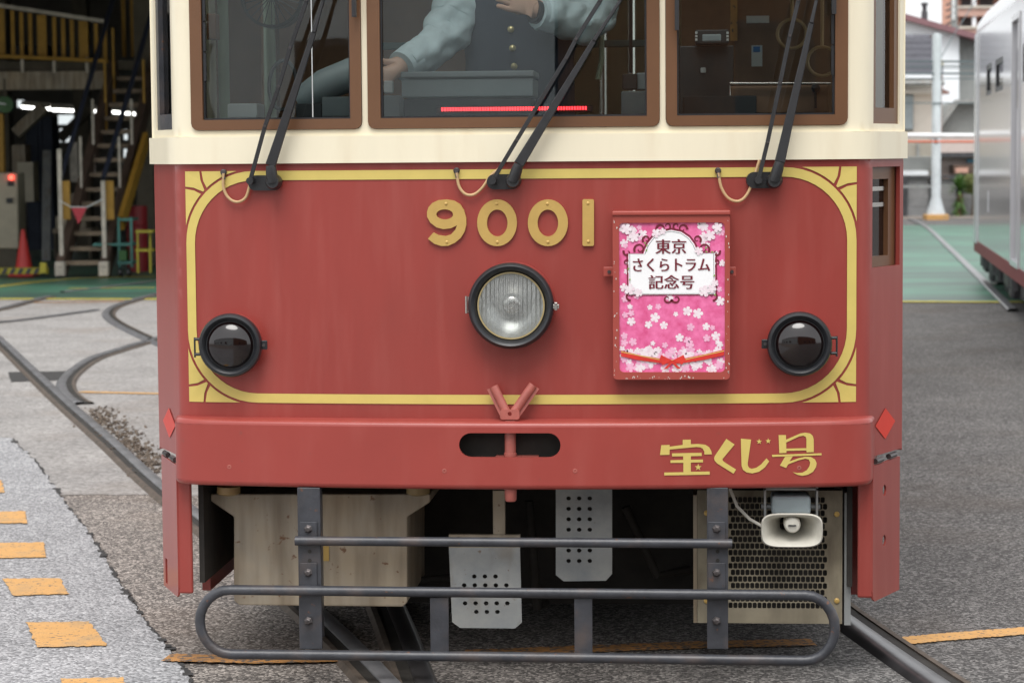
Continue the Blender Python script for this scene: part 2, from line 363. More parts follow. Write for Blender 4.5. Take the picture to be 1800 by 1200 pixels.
for q in ([(-40, 846), (2, 846), (8, 868), (-35, 868)], [(-32, 902), (44, 901), (48, 922), (-28, 923)], [(-20, 957), (77, 956), (82, 982), (-12, 984)],
          [(5, 1020), (107, 1019), (120, 1047), (22, 1050)], [(45, 1097), (156, 1095), (189, 1138), (66, 1141)], [(104, 1196), (214, 1194), (252, 1246), (136, 1250)]):
    o = ragged_quad(gp(q), .008, 'orange', 'road_marking', 'orange dash painted beside the long pavement crack'); o['group'] = 'row of orange dashes'
strip(poly_line(gp([(292, 1159), (450, 1163), (615, 1160)]), 30), .105, .0085, 'oldorange', 'road_marking', 'worn orange line in front of the beige metal box', .006)
strip(poly_line(gp([(820, 1150), (1000, 1143), (1250, 1134), (1430, 1130)]), 30), .10, .0045, 'oldorange', 'road_marking', 'dim orange line under the tram', .008)
strip(poly_line(gp([(1552, 1131), (1660, 1121), (1800, 1110), (1990, 1094)]), 30), .10, .0045, 'orange', 'road_marking', 'orange line across the dark asphalt right of the tram', .006)
strip(poly_line(gp([(140, 690), (275, 693), (420, 695)]), 12), .07, .0065, 'orange', 'road_marking', 'thin orange line crossing the apron beside the curved rail', .006)
strip(poly_line(gp([(35, 533), (130, 531.5), (225, 530)]), 8), .14, .0065, 'oldorange', 'road_marking', 'faded orange line in front of the green floor', .01)
def rail(pts, label, w=.058, groove=.036, lip=.018, side=1, h=.02, n=6, lipm=True, m='railhead'):
    """grooved rail: polished head, groove, lip; runs along ground points"""
    c = []
    P_ = [pts[0]*2-pts[1]]+pts+[pts[-1]*2-pts[-2]]
    for i in range(1, len(P_)-2):
        for k in range(n):
            t = k/n; a, b, d, e = P_[i-1], P_[i], P_[i+1], P_[i+2]
            c.append(.5*((2*b)+(d-a)*t+(2*a-5*b+4*d-e)*t*t+(3*b-a-3*d+e)*t**3))
    c.append(pts[-1])
    t = thing('rail', label, 'rail', (c[0].x, c[0].y, 0))
    def sweep(prof, name, m):
        mb = MB(); k = len(prof); o = []
        for i, p in enumerate(c):
            d = c[min(i+1, len(c)-1)]-c[max(i-1, 0)]; d.z = 0; d.normalize(); q = Vector((d.y, -d.x, 0))*side
            mb.v += [Vector((p.x, p.y, 0))+q*u+Vector((0, 0, z)) for u, z in prof]
        for i in range(len(c)-1):
            for j in range(k-1): mb.f.append((i*k+j, i*k+j+1, (i+1)*k+j+1, (i+1)*k+j))
        mb.build(name, m, t, smooth=True)
    sweep([(-w/2-.012, 0), (-w/2, h*.7), (-w/2+.008, h), (w/2-.008, h), (w/2, h*.75), (w/2, .011)], 'head', m)
    if lipm:
        sweep([(w/2, .011), (w/2+groove, .011)], 'groove', 'dark')
        sweep([(w/2+groove, .011), (w/2+groove, h*.8), (w/2+groove+lip, h*.8), (w/2+groove+lip+.012, 0)], 'lip', 'railside')
    return t
rail(gp([(-120, 487), (0, 597), (100, 692), (200, 780), (280, 853), (420, 966), (565, 1085), (690, 1210), (800, 1330)]), 'long straight rail running under the left end of the tram', w=.055)
rail([G(690, 1060), G(715, 1120), G(745, 1200), G(790, 1300)], 'dark grooved rail between the beige box and the perforated plate', side=1, m='greasy')
rail([G(1440, 1060), G(1492, 1100), G(1635, 1200), G(1790, 1300)], 'grooved rail emerging below the right end of the tram', side=-1, w=.075, m='greasy')
rail(gp([(300, 512), (240, 527), (200, 540), (186, 552), (196, 566), (228, 584), (270, 603), (330, 628)]), 'hooked rail curving back towards the green floor', side=-1)
rail(gp([(320, 585), (262, 600), (205, 617), (160, 632), (128, 652), (110, 672), (112, 690), (128, 706), (140, 712)]), 'curved rail joining the straight rail at the frog', side=-1)
rail(gp([(-60, 555), (0, 544), (50, 531), (85, 523)]), 'rail ending at the yellow edge of the green floor')
rail(gp([(110, 515), (190, 506), (300, 492)]), 'thin rail sunk into the green floor', h=.022, lipm=False)
rail(gp([(-60, 572), (20, 566), (100, 556), (172, 546)]), 'half buried rail in the concrete apron', lipm=False, w=.05)
rail([G(1600, 386), G(1628, 400), G(1668, 437), G(1716, 484), G(1780, 548)], 'rail crossing the green floor beside the silver tram', lipm=False, h=.03, w=.09)
struct(ragged_quad(gp([(14, 655), (118, 653), (122, 668), (20, 672)]), .0052, 'crackm', 'tar_patch', 'dark tar patch crossing under the straight rail'))
# gravel beside the straight rail
mb = MB()
for i in range(900):
    t = random.random(); a = G(150+110*t, 722+108*t); x = a.x+random.gauss(.05, .045); y = a.y+random.uniform(-.2, .2); r = random.uniform(.005, .018)
    vs = [Vector((random.uniform(-1, 1), random.uniform(-1, 1), random.uniform(-.6, .8))).normalized()*r*random.uniform(.7, 1.1)+Vector((x, y, .006)) for _ in range(6)]
    mb.add(vs, [(0, 1, 2), (0, 2, 3), (0, 3, 4), (1, 2, 5), (2, 3, 5), (3, 4, 5), (0, 1, 4), (1, 4, 5)])
o = mb.build('gravel', 'gravel'); o['kind'] = 'stuff'; o['label'] = 'loose brown gravel beside the straight rail'

# ------------------------------------------------------------------ the tram
tram = thing('tram', 'dark red and cream tram numbered 9001 with gold trim and a black guard', 'tram', (0, 0, 0))
def part(mb, name, m, parent=tram, **k): return mb.build(name, m, parent, **k)
zb = body.pix(900, 284.5, -.013)[1]+.004                          # top of the red, under the cream band
z_low = .635
# right flank window in the red
sR0, sR1 = body.s[-2], body.s[-1]     # start and end of the right flank
def flank(px):                        # s of a pixel column on the right flank (line from corner to (CX, CY))
    d = ray(px, 500); a = Vector((WC, 0)); b = Vector((CX, CY)); o = Vector((CAM.x, CAM.y)); e = Vector((d.x, d.y)); ab = b-a
    k = ((o.x-a.x)*e.y-(o.y-a.y)*e.x)/(ab.x*e.y-ab.y*e.x); return body.s[-1]-(1-k)*ab.length
fs0, fs1 = flank(1533), flank(1581)
zf0, zf1 = PL(1556, 468, .14).z, PL(1556, 293, .14).z
mb = plate(MB(), [[(body.s[0], z_low), (body.s[-1], z_low), (body.s[-1], zb), (body.s[0], zb)], rect(fs0, zf0, fs1, zf1)], BF, 0, .012, .03, cols=[q for q in body.s if abs(q) > .9 and abs(q) < body.s[-1]-.01], zstep=.06)
part(mb, 'front_panel', 'red', smooth=30)
# foot window in the right flank
mb = plate(MB(), [rect(fs0, zf0, fs1, zf1), rect(fs0+.018, zf0+.03, fs1-.05, zf1-.035)], BF, .016, .035); fo = part(mb, 'foot_window', 'brown')
M['darkglass'] = mat('dark_glass', (.012, .006, .006), .06, var=.1, coat=.3)
mb = plate(MB(), [rect(fs0+.012, zf0+.02, fs1-.04, zf1-.03)], BF, .03); part(mb, 'pane', 'darkglass', fo)
for zz in (.62, .78):
    z = zf0+(zf1-zf0)*zz; part(plate(MB(), [rect(fs0+.019, z-.006, fs1-.055, z+.006)], BF, .024, .029), 'guard_bar', 'chrome', fo)
# cream waist band and cream upper front
zc0, zc1 = zb-.004, bz(236)
mb = plate(MB(), [rect(body.s[0], zc0, body.s[-1], zc1)], BF, -.013, .01, .04); part(mb, 'waist_band', 'cream', smooth=30, bevel=.004)
ZT = 2.75
def fpx(x, y): return body.pix(x, y)
zo = bz(225); zi = bz(206); ZW = 2.52
wins = [(337, 637, 358, 617), (647, 1160, 670, 1137), (1170, 1490, 1190, 1467)]
holes = []
for a, b, c, d in wins: holes.append(rrect(fpx(a, 215)[0], zo, fpx(b, 215)[0], ZW, .02, 3))
fl_r = rect(flank(1534), bz(222), flank(1580), ZW); fl_l = [(-a, b) for a, b in fl_r]
mb = plate(MB(), [rect(body.s[0], zc1, body.s[-1], ZT)]+holes+[fl_r, fl_l], BF, 0, .03, .04, cols=[q for q in body.s if abs(q) > .9 and abs(q) < body.s[-1]-.01], zstep=.06); part(mb, 'upper_front', 'cream', smooth=30)
for i, (a, b, c, d) in enumerate(wins):
    A, B, C_, D_ = (fpx(q, 215)[0] for q in (a, b, c, d))
    fr = part(plate(MB(), [rrect(A+.001, zo+.001, B-.001, ZW-.001, .02, 3), rect(C_, zi, D_, ZW-.035)], BF, -.008, .03, .05), 'window_frame', 'brown', smooth=30, bevel=.003)
    part(plate(MB(), [rect(C_-.008, zi-.008, D_+.008, ZW-.03)], BF, .012, None, .05), 'pane', 'glass', fr, smooth=30)
    mb = MB()
    plate(mb, [rect(C_-.001, zi-.001, D_+.001, ZW-.034), rect(C_+.005, zi+.005, D_-.005, ZW-.04)], BF, .002, .011, .05); part(mb, 'seal', 'black', fr)
    if i != 1:                       # black hinge strip on the outer side
        q = C_+.004 if i == 0 else D_-.010; h = MB()
        for k in range(9): plate(h, [rect(q, zi+.11+k*.085, q+.007, zi+.19+k*.085)], BF, -.004, .002)
        part(h, 'hinge', 'black', fr)
    if i == 0: part(plate(MB(), [rect(fpx(546, 100)[0], zi, fpx(547.5, 100)[0], ZW-.035)], BF, .010, .014), 'sash_edge', 'white', fr)
for q in (fl_r, fl_l):
    s0, s1 = sorted((q[0][0], q[1][0])); fr = part(plate(MB(), [rect(s0, q[0][1], s1, ZW), rect(s0+.03, q[0][1]+.045, s1-.03, ZW-.03)], BF, .006, .04), 'side_window_frame', 'brown' if q is fl_r else 'steel')
    part(plate(MB(), [rect(s0+.02, q[0][1]+.035, s1-.02, ZW-.02)], BF, .02), 'pane', 'glass', fr)
# gold lining: a rounded ring and four corner pieces
u0, z1g = body.pix(326, 297); u1, z0g = body.pix(1504, 707)
z1g = bz(297.5); z0g = (bz(710)); K = 1/623.
Rr = 128*K; t = 16.5*K
mb = plate(MB(), [rrect(u0, z0g, u1, z1g, Rr, 12), rrect(u0+t, z0g+t, u1-t, z1g-t, Rr-t, 12)], BF, -.0025, None, .035); part(mb, 'gold_lining', 'gold', smooth=30)
arc = lambda a0, a1, n=8: [(128-132*math.sin(R(a0+(a1-a0)*k/n)), 128-132*math.cos(R(a0+(a1-a0)*k/n))) for k in range(n+1)]
cB = [(31, 0), (96, 0)]+arc(14.2, 41.6)[1:]+[(34, 17)]
cA = [(0, 0), (27, 0), (29, 16), (36, 33.5), (33.5, 36), (16, 29), (0, 27)]
cC = [(b, a) for a, b in cB]
for sx, sz in ((1, 1), (1, -1), (-1, 1), (-1, -1)):
    mb = MB()
    for pc in (cA, cB, cC):
        lp = [((u0+a*K) if sx > 0 else (u1-a*K), (z1g-b*K) if sz > 0 else (z0g+b*K)) for a, b in pc]; plate(mb, [lp], BF, -.0025, None, .03)
    part(mb, 'gold_corner', 'gold')
# number 9001, screwed-on brass digits
def zp(org, sc, pts): return [body.pix(org[0]+a/sc, org[1]+b/sc) for a, b in pts]
def ell(cx, cy, rx, ry, n=36): return [(cx+rx*math.cos(2*math.pi*k/n), cy+ry*math.sin(2*math.pi*k/n)) for k in range(n)]
nine = [(97, 262), (125, 230), (150, 243), (185, 248), (215, 240), (238, 215), (246, 193), (215, 208), (175, 213), (140, 203), (110, 180), (93, 150), (92, 125), (100, 100), (120, 78), (150, 64), (190, 60), (230, 66), (262, 85), (282, 115), (293, 155), (294, 190), (285, 225), (265, 258), (235, 283), (200, 298), (165, 299), (130, 288)]
O7 = (720, 330); s7 = 2.928
digs = [([nine, ell(183, 137, 43, 26)], [(190, 82), (194, 279)]), ([ell(451.5, 180, 102, 120), ell(452.5, 181, 53, 69)], [(450, 82), (453, 279)]),
        ([ell(712.5, 180, 103, 120), ell(712.5, 181, 53, 69)], [(710, 82), (713, 279)]), ([rrect(890, 59, 949, 299, 8, 3)], [(918, 80), (920, 276)])]
for lp, sc in digs:
    d = part(plate(MB(), [zp(O7, s7, l) for l in lp], BF, -.010, .0, .03), 'digit', 'brass', bevel=.002)
    for q in sc:
        s, z = zp(O7, s7, [q])[0]; c = BF(s, z, -.009); part(MB().lathe(c, (0, -1, 0), [(.0045, 0), (.0045, .002), (.002, .0035)], 10, cap1=True), 'screw', 'brass', d)
# bumper
Bf = bump.at
zbt, zbb = bump.pix(900, 742)[1], bump.pix(900, 861)[1]
sb0, sb1 = bump.s[0], bump.s[-1]
sl_ = [bump.pix(807+21, 782), bump.pix(985-21, 782)]; zc = sl_[0][1]; rr = .034
slot = [(sl_[1][0]+rr*math.cos(R(a)), zc+rr*math.sin(R(a))) for a in range(-90, 91, 15)]+[(sl_[0][0]+rr*math.cos(R(a)), zc+rr*math.sin(R(a))) for a in range(90, 271, 15)]
rb = .014
face = [(sb0, zbb+rb+.02), (sb0+.04, zbb+rb+.004), (sb0+.10, zbb+rb)]+[(sb1-.10, zbb+rb), (sb1-.04, zbb+rb+.004), (sb1, zbb+rb+.02), (sb1, zbt-rb), (sb0, zbt-rb)]
mb = plate(MB(), [face, slot], Bf, 0, None, .035)
ns = 90; prof_t = [(rb*(1-math.cos(R(a))), zbt-rb+rb*math.sin(R(a))) for a in (0, 22, 45, 68, 90)]+[(.21, zbt+.004)]
prof_b = [(rb*(1-math.cos(R(a))), -rb*math.sin(R(a))) for a in (0, 22, 45, 68, 90)]+[(.16, -rb)]
def low(s): 
    d = min(s-sb0, sb1-s); return zbb+rb+(.02 if d < .001 else .02-(.016*d/.04) if d < .04 else .004*(1-(d-.04)/.06) if d < .10 else 0)
for prof, lowf in ((prof_t, None), (prof_b, low)):
    o = len(mb.v); k = len(prof)
    for i in range(ns+1):
        s = sb0+(sb1-sb0)*i/ns
        for dy, z in prof:
            w = Bf(s, 0, 0)
            if dy > .1: q = Vector((w.x*.99, max(w.y, w.y+dy*.9), 0)); 
            else: q = Bf(s, 0, dy)
            q.z = z+(lowf(s) if lowf else 0); mb.v.append(q)
    for i in range(ns):
        for j in range(k-1): mb.f.append((o+i*k+j, o+i*k+j+1, o+(i+1)*k+j+1, o+(i+1)*k+j))
bo = part(mb, 'bumper', 'red_top', smooth=35)
mb = MB(); n = len(slot); ls = [Bf(a, b, 0) for a, b in slot]; mb.add(ls+[p+Vector((0, .012, 0)) for p in ls], [(i, (i+1) % n, n+(i+1) % n, n+i) for i in range(n)])
part(mb, 'slot_rim', 'red_top', bo, smooth=True)
part(MB().box((-.30, -.082, zc-.07), (.30, -.074, zc+.06)), 'slot_backing', 'dark', bo)
part(MB().box((-.06, -.135, zc-.045), (.06, -.08, zc-.035)), 'slot_floor', 'pin', bo)
pc = PL(897, 782, -.115)
part(MB().lathe((pc.x, -.115, zc-.034), (0, 0, 1), [(.018, 0), (.018, .008), (.016, .009), (.016, .1)], 20), 'coupling_pin', 'pin', bo, smooth=True)
part(MB().lathe((pc.x, -.115, zbb-.036), (0, 0, 1), [(.013, 0), (.0165, .004), (.018, .06)], 20, cap0=True), 'pin_end', 'pin', bo, smooth=True)
for px, py in ((403, 820), (781, 827), (1011, 827), (1405, 822)):
    s, z = bump.pix(px, py); c = Bf(s, z, .001); part(MB().lathe(c, (0, -1, 0), [(.0065, 0), (.0065, .002), (.003, .0025), (.002, .0005)], 12, cap1=True), 'screw', 'pin', bo)
# lettering on the bumper
OL = (1150, 750); sL = 5.806
def lz(pts): return [bump.pix(OL[0]+a/sL, OL[1]+b/sL) for a, b in pts]
def star(cx, cy, r): return [(cx+(r if k % 2 == 0 else r*.4)*math.sin(math.pi*k/5), cy-(r if k % 2 == 0 else r*.4)*math.cos(math.pi*k/5)) for k in range(10)]
chars = [
 [[[(72, 185), (157, 182), (157, 200), (290, 182), (290, 130), (373, 128), (373, 175), (450, 172), (520, 180), (560, 205), (582, 245), (588, 278), (512, 280), (510, 250), (495, 222), (470, 207), (430, 203), (157, 230), (155, 283), (58, 285)]],
  [[(180, 268), (483, 262), (485, 295), (373, 297), (373, 333), (497, 331), (497, 360), (373, 362), (373, 455), (565, 453), (565, 485), (102, 493), (102, 463), (297, 460), (297, 365), (165, 365), (165, 338), (295, 335), (295, 298), (182, 300)]], [star(448, 410, 37)]],
 [[[(735, 120), (820, 178), (697, 325), (697, 340), (712, 355), (835, 433), (808, 475), (640, 370), (615, 340), (610, 320), (618, 295)]]],
 [[[(883, 118), (988, 128), (953, 370), (955, 395), (970, 417), (995, 425), (1040, 415), (1090, 380), (1145, 318), (1172, 350), (1130, 410), (1070, 455), (1000, 472), (940, 462), (905, 435), (890, 395)]], [star(1070, 148, 30)], [star(1162, 143, 30)]],
 [[[(1268, 82), (1343, 82), (1345, 128), (1490, 65), (1540, 57), (1590, 65), (1617, 90), (1626, 125), (1627, 255), (1553, 258), (1552, 238), (1348, 243), (1348, 264), (1275, 266)], [(1346, 158), (1480, 95), (1520, 88), (1545, 100), (1552, 125), (1552, 215), (1347, 220)]],
  [[(1200, 283), (1706, 267), (1706, 287), (1203, 304)]],
  [[(1333, 303), (1413, 299), (1380, 350), (1470, 318), (1540, 303), (1600, 306), (1640, 330), (1657, 370), (1650, 410), (1620, 455), (1570, 485), (1510, 497), (1460, 487), (1410, 458), (1455, 468), (1510, 465), (1555, 440), (1582, 400), (1590, 360), (1575, 330), (1540, 322), (1470, 340), (1365, 380), (1345, 418), (1282, 392)]]]]
for ch in chars:
    mb = MB()
    for lp in ch: plate(mb, [lz(l) for l in lp], Bf, -.002, None, .02, grid=False)
    part(mb, 'letter', 'gold', bo)
# V-shaped flag holder on the bumper
vb = MB(); c = PL(896, 727, -.125)
plate(vb, [rrect(c.x-.027, c.z-.016, c.x+.027, c.z+.012, .006, 3), ell(c.x, c.z, .006, .006, 12)], lambda s, z, o: Vector((s, -.125+o, z)), 0, .004, grid=False)
vh = part(vb, 'flag_holder', 'pin', bevel=.001)
for sgn, q in ((-1, (868, 679)), (1, (937, 676))):
    a = Vector((c.x+sgn*.010, -.112, c.z+.002)); b = PL(*q, -.10); part(MB().tube([a, b], .0125, 14), 'socket_tube', 'pin', vh, smooth=True)
    d = (b-a).normalized(); w = Vector((sgn, 0, 0)); w = (w-d*w.dot(d)).normalized(); part(MB().bar(a+w*.014+Vector((0, .004, 0)), b+w*.014+Vector((0, .004, 0)), .014, .003, w), 'socket_flange', 'pin', vh)
# lamps
AX = Vector((0, -1, 0))
def surf(px, py, off=0): s, z = body.pix(px, py); return BF(s, z, off)
def tail(px, py, side, lab):
    c = surf(px, py, 0); c = Vector((c.x, c.y+.012, c.z))
    h = part(MB().lathe(c, AX, [(.088, 0), (.086, .045), (.084, .05)], 40), 'tail_lamp', 'red', smooth=True)
    prof = [(.084, .045), (.0895, .05), (.0905, .06), (.0905, .068), (.087, .077), (.080, .079), (.074, .074), (.069, .066), (.066, .066)]
    part(MB().lathe(c, AX, prof, 48), 'rim', 'black', h, smooth=50)
    part(MB().lathe(c, AX, [(.067*math.cos(R(a)), .064+.03*math.sin(R(a))) for a in range(0, 91, 9)], 40), 'lens', 'lensdark', h, smooth=True)
    d = -side; q = c+AX*.06
    part(MB().box((q.x+d*.085-(.02 if d < 0 else 0), q.y, q.z-.013), (q.x+d*.085+(.02 if d > 0 else 0), q.y+.006, q.z+.013)), 'clamp_tab', 'black', h, bevel=.002)
    part(MB().lathe((q.x+d*.095, q.y, q.z), AX, [(.005, 0), (.005, .004)], 6, cap1=True), 'bolt', 'bolt', h)
    x = q.x-d*.103; part(MB().tube([(x, q.y, q.z-.035), (x, q.y, q.z+.022)], .0028, 8).tube([(x, q.y, q.z+.017), (x-d*-.02, q.y, q.z+.017)], .0045, 8).tube([(x, q.y, q.z-.026), (x+d*.02, q.y, q.z-.026)], .0045, 8), 'hinge_pin', 'black', h)
tail(411, 604, -1, ''); tail(1404, 602, 1, '')
c = surf(901, 535, 0); c = Vector((c.x, c.y+.01, c.z))
hl = part(MB().lathe(c, AX, [(.121, 0), (.118, .05), (.116, .055)], 56), 'headlight', 'red', smooth=True)
part(MB().lathe(c, AX, [(.114, .05), (.1195, .055), (.1205, .07), (.118, .082), (.111, .088), (.104, .084), (.099, .074), (.0965, .066), (.092, .064)], 64), 'rim', 'black', hl, smooth=50)
part(MB().lathe(c, AX, [(.094, .064), (.094, .069), (.090, .0695), (.090, .064)], 56), 'gasket', mat('old_gasket', (.42, .33, .16), .5), hl, smooth=40)
part(MB().lathe(c, AX, [(.092, .060), (.08, .045), (.06, .03), (.035, .018), (.03, .016), (.028, .02), (.012, .02), (.010, .03), (.0, .031)], 48), 'reflector', 'reflector', hl, smooth=60)
part(MB().lathe(c, AX, [(.024, .02), (.024, .046), (.018, .05), (.008, .05), (.006, .047), (0, .047)], 28), 'bulb_shield', 'chrome', hl, smooth=40)
# fluted headlight glass
m = bpy.data.materials.new('fluted_lamp_glass'); m.use_nodes = True; n_ = m.node_tree; L_ = n_.links
for x in list(n_.nodes): n_.nodes.remove(x)
o_ = n_.nodes.new('ShaderNodeOutputMaterial'); mx = n_.nodes.new('ShaderNodeMixShader'); tr = n_.nodes.new('ShaderNodeBsdfTransparent'); tr.inputs[0].default_value = (.9, .92, .91, 1)
gl = n_.nodes.new('ShaderNodeBsdfPrincipled'); gl.inputs['Base Color'].default_value = (.55, .56, .55, 1); gl.inputs['Roughness'].default_value = .15; gl.inputs['Metallic'].default_value = .3
tc = n_.nodes.new('ShaderNodeTexCoord'); wv = n_.nodes.new('ShaderNodeTexWave'); wv.inputs['Scale'].default_value = 26; wv.inputs['Distortion'].default_value = 1.5; wv.inputs['Detail Scale'].default_value = 3
L_.new(tc.outputs['Object'], wv.inputs[0]); bp = n_.nodes.new('ShaderNodeBump'); bp.inputs['Strength'].default_value = .8; bp.inputs['Distance'].default_value = .01
L_.new(wv.outputs['Fac'], bp.inputs['Height']); L_.new(bp.outputs[0], gl.inputs['Normal']); mx.inputs[0].default_value = .42
L_.new(tr.outputs[0], mx.inputs[1]); L_.new(gl.outputs[0], mx.inputs[2]); L_.new(mx.outputs[0], o_.inputs[0])
part(MB().lathe(c, AX, [(.0915, .066), (.08, .071), (.06, .077), (.035, .081), (.012, .083), (0, .0832)], 48), 'lens', m, hl, smooth=60)
part(MB().box((c.x+.115, c.y-.08, c.z-.008), (c.x+.135, c.y-.045, c.z+.004)).box((c.x+.122, c.y-.085, c.z-.012), (c.x+.130, c.y-.04, c.z+.010)), 'latch', 'chrome', hl, bevel=.001)
part(MB().tube([(c.x-.126, c.y-.045, c.z-.022), (c.x-.126, c.y-.045, c.z+.026)], .005, 10).box((c.x-.126, c.y-.048, c.z-.02), (c.x-.112, c.y-.042, c.z+.024)), 'hinge', 'chrome', hl)
# wipers
def wp(px, py, off): 
    s, z = body.pix(px, max(py, -200), off); v = BF(s, z, off); return v
def wiper(pill, thick, thin, hose, clip):
    x0, x1, y0, y1 = pill; a = body.pix(x0, y1); b = body.pix(x1, y0)
    w = part(plate(MB(), [rrect(a[0], a[1], b[0], b[1], (b[1]-a[1])*.48, 6)], BF, -.020, 0, .02), 'wiper', 'wiper', bevel=.004)
    th = [wp(x, y, -.055 if i else -.045) for i, (x, y) in enumerate(thick)]
    e = th[-1]+(th[-1]-th[-2]).normalized()*.32; mb = MB()
    ax = (th[1]-th[0]).normalized(); side = Vector((1, 0, 0))
    # pivot boss, knuckle and the tapered arm
    part(MB().lathe(Vector((th[0].x, th[0].y+.045, th[0].z)), AX, [(.021, .012), (.021, .05), (.017, .06)], 24, cap1=True), 'pivot', 'wiper', w, smooth=40)
    part(MB().tube([th[0]+Vector((0, -.004, 0)), th[0].lerp(th[1], .6)+Vector((0, -.004, 0)), th[1]], [.017, .016, .0135], 14), 'knuckle', 'wiper', w, smooth=True)
    n0 = len(th)-1; segs = th[1:]+[e]; mb = MB()
    for i, (p, q) in enumerate(zip(segs, segs[1:])):
        w0 = .0285 if i == 0 else .011; w1 = .014 if i == 0 else .009
        t_ = (q-p).normalized(); sx = (side-t_*side.dot(t_)).normalized(); sy = t_.cross(sx); vs = []
        for c_, ww, dd in ((p, w0, .016), (q, w1, .009)): vs += [c_+sx*ww/2+sy*dd/2, c_-sx*ww/2+sy*dd/2, c_-sx*ww/2-sy*dd/2, c_+sx*ww/2-sy*dd/2]
        mb.add(vs, [(3, 2, 1, 0), (4, 5, 6, 7), (0, 1, 5, 4), (1, 2, 6, 5), (2, 3, 7, 6), (3, 0, 4, 7)])
    part(mb, 'arm', 'wiper', w, bevel=.002)
    tn = [wp(x, y, -.05) for x, y in thin]; tn.append(tn[-1]+(tn[-1]-tn[-2]).normalized()*.34); mb = MB()
    for p, q in zip(tn, tn[1:]): mb.bar(p, q, .0115, .006)
    part(mb, 'link_rod', 'wiper', w, bevel=.001)
    part(MB().lathe(Vector((tn[0].x, tn[0].y+.03, tn[0].z)), AX, [(.010, 0), (.010, .04)], 16, cap1=True), 'link_pivot', 'wiper', w)
    for p in tn[1:-1]: part(MB().lathe(p+Vector((0, -.003, 0)), AX, [(.004, 0), (.004, .004)], 8, cap1=True), 'rivet', 'bolt', w)
    # blade: vertical, at the upper end
    t0 = (e+tn[-1])/2; part(MB().bar((t0.x, t0.y+.02, t0.z-.36), (t0.x, t0.y+.02, t0.z+.22), .012, .02), 'blade', 'wiper', w)
    hp = [wp(x, y, -.014) for x, y in hose]; sm = []
    P_ = [hp[0]*2-hp[1]]+hp+[hp[-1]*2-hp[-2]]
    for i in range(1, len(P_)-2):
        for k in range(6):
            t = k/6; a_, b_, d_, e_ = P_[i-1], P_[i], P_[i+1], P_[i+2]; sm.append(.5*((2*b_)+(d_-a_)*t+(2*a_-5*b_+4*d_-e_)*t*t+(3*b_-a_-3*d_+e_)*t**3))
    sm.append(hp[-1]); part(MB().tube(sm, .0042, 10), 'washer_hose', 'hose', w, smooth=True)
    q = wp(*clip, 0); part(MB().lathe(q, AX, [(.009, 0), (.009, .012), (.005, .016)], 12, cap1=True).bar(q+Vector((0, -.012, 0)), q+Vector((.002, -.014, -.02)), .008, .008), 'hose_clip', 'bolt', w)
wiper((440, 495, 308, 335), [(483, 320), (479, 291), (554.6, 57), (571, 0)], [(443, 318), (469, 222), (493, 152), (513, 84), (542, 0)], [(394, 305), (394, 330), (403, 348), (418, 355), (433, 347), (441, 322)], (394, 303))
wiper((857, 914, 306, 333), [(902, 318), (912, 289), (1043, 72), (1090, 0)], [(866, 318), (908.5, 246), (995, 102), (1012, 69), (1055, 0)], [(803, 304), (807, 327), (818, 341), (833, 342), (848, 330), (862, 310), (878, 296)], (803, 300))
wiper((1311, 1374, 302, 331), [(1358, 318), (1367, 285), (1422, 41), (1431, 0)], [(1330, 317), (1346, 250), (1368, 146), (1385, 63), (1400, 0)], [(1262, 304), (1267, 329), (1279, 348), (1296, 354), (1310, 345), (1320, 325), (1334, 282)], (1262, 300))
# reflective diamonds on the flanks
sR = flank(1556.5); zR = PL(1556, 742, .16).z
for sg in (1, -1):
    s = sR*sg; part(plate(MB(), [[(s-.075, zR), (s, zR-.045), (s+.075, zR), (s, zR+.045)]], BF, -.002, None, .05, grid=False), 'reflector_diamond', 'redref')
# hinged lower skirts
for sg in (1, -1):
    a = Vector((1.0*sg, .02, 0)); b = Vector((1.094*sg, .245, 0)); d = (b-a).normalized(); nn = Vector((d.y, -d.x, 0))*sg
    L = (b-a).length; ztop = .612; zbot = .222
    def sk(s, z, off): v = a+d*s-nn*off; v.z = z; return v
    lp = [(0, zbot+.03), (.006, zbot+.008), (.02, zbot), (L, zbot-.004), (L, ztop), (0, ztop)]
    hl_ = [ell(L*.42, .53, .016, .016, 16), ell(L*.42, .385, .016, .016, 16)] if sg > 0 else [rect(L*.72, zbot+.01, L*.86, zbot+.085)]
    sk_o = part(plate(MB(), [lp]+hl_, sk, 0, .006, .05), 'side_skirt', 'red')
    # front return of the skirt
    w = .043; v = [a, a-Vector((sg*w, -.012, 0))]
    mb = MB().box((min(1.0*sg, (1.0-w)*sg), .022, zbot+.012), (max(1.0*sg, (1.0-w)*sg), .034, ztop-.03)); part(mb, 'skirt_return', 'red', sk_o, bevel=.006)
    part(MB().tube([a+d*.02+Vector((0, .01, ztop+.010)), a+d*.08+Vector((0, .01, ztop+.010))], .008, 8).tube([a+d*.14+Vector((0, .01, ztop+.010)), a+d*.2+Vector((0, .01, ztop+.010))], .008, 8), 'hinge', 'bolt', sk_o)
    part(MB().box((min(.93*sg, .945*sg), .06, .26), (max(.93*sg, .945*sg), 1.2, .62)), 'inner_plate', 'dark')
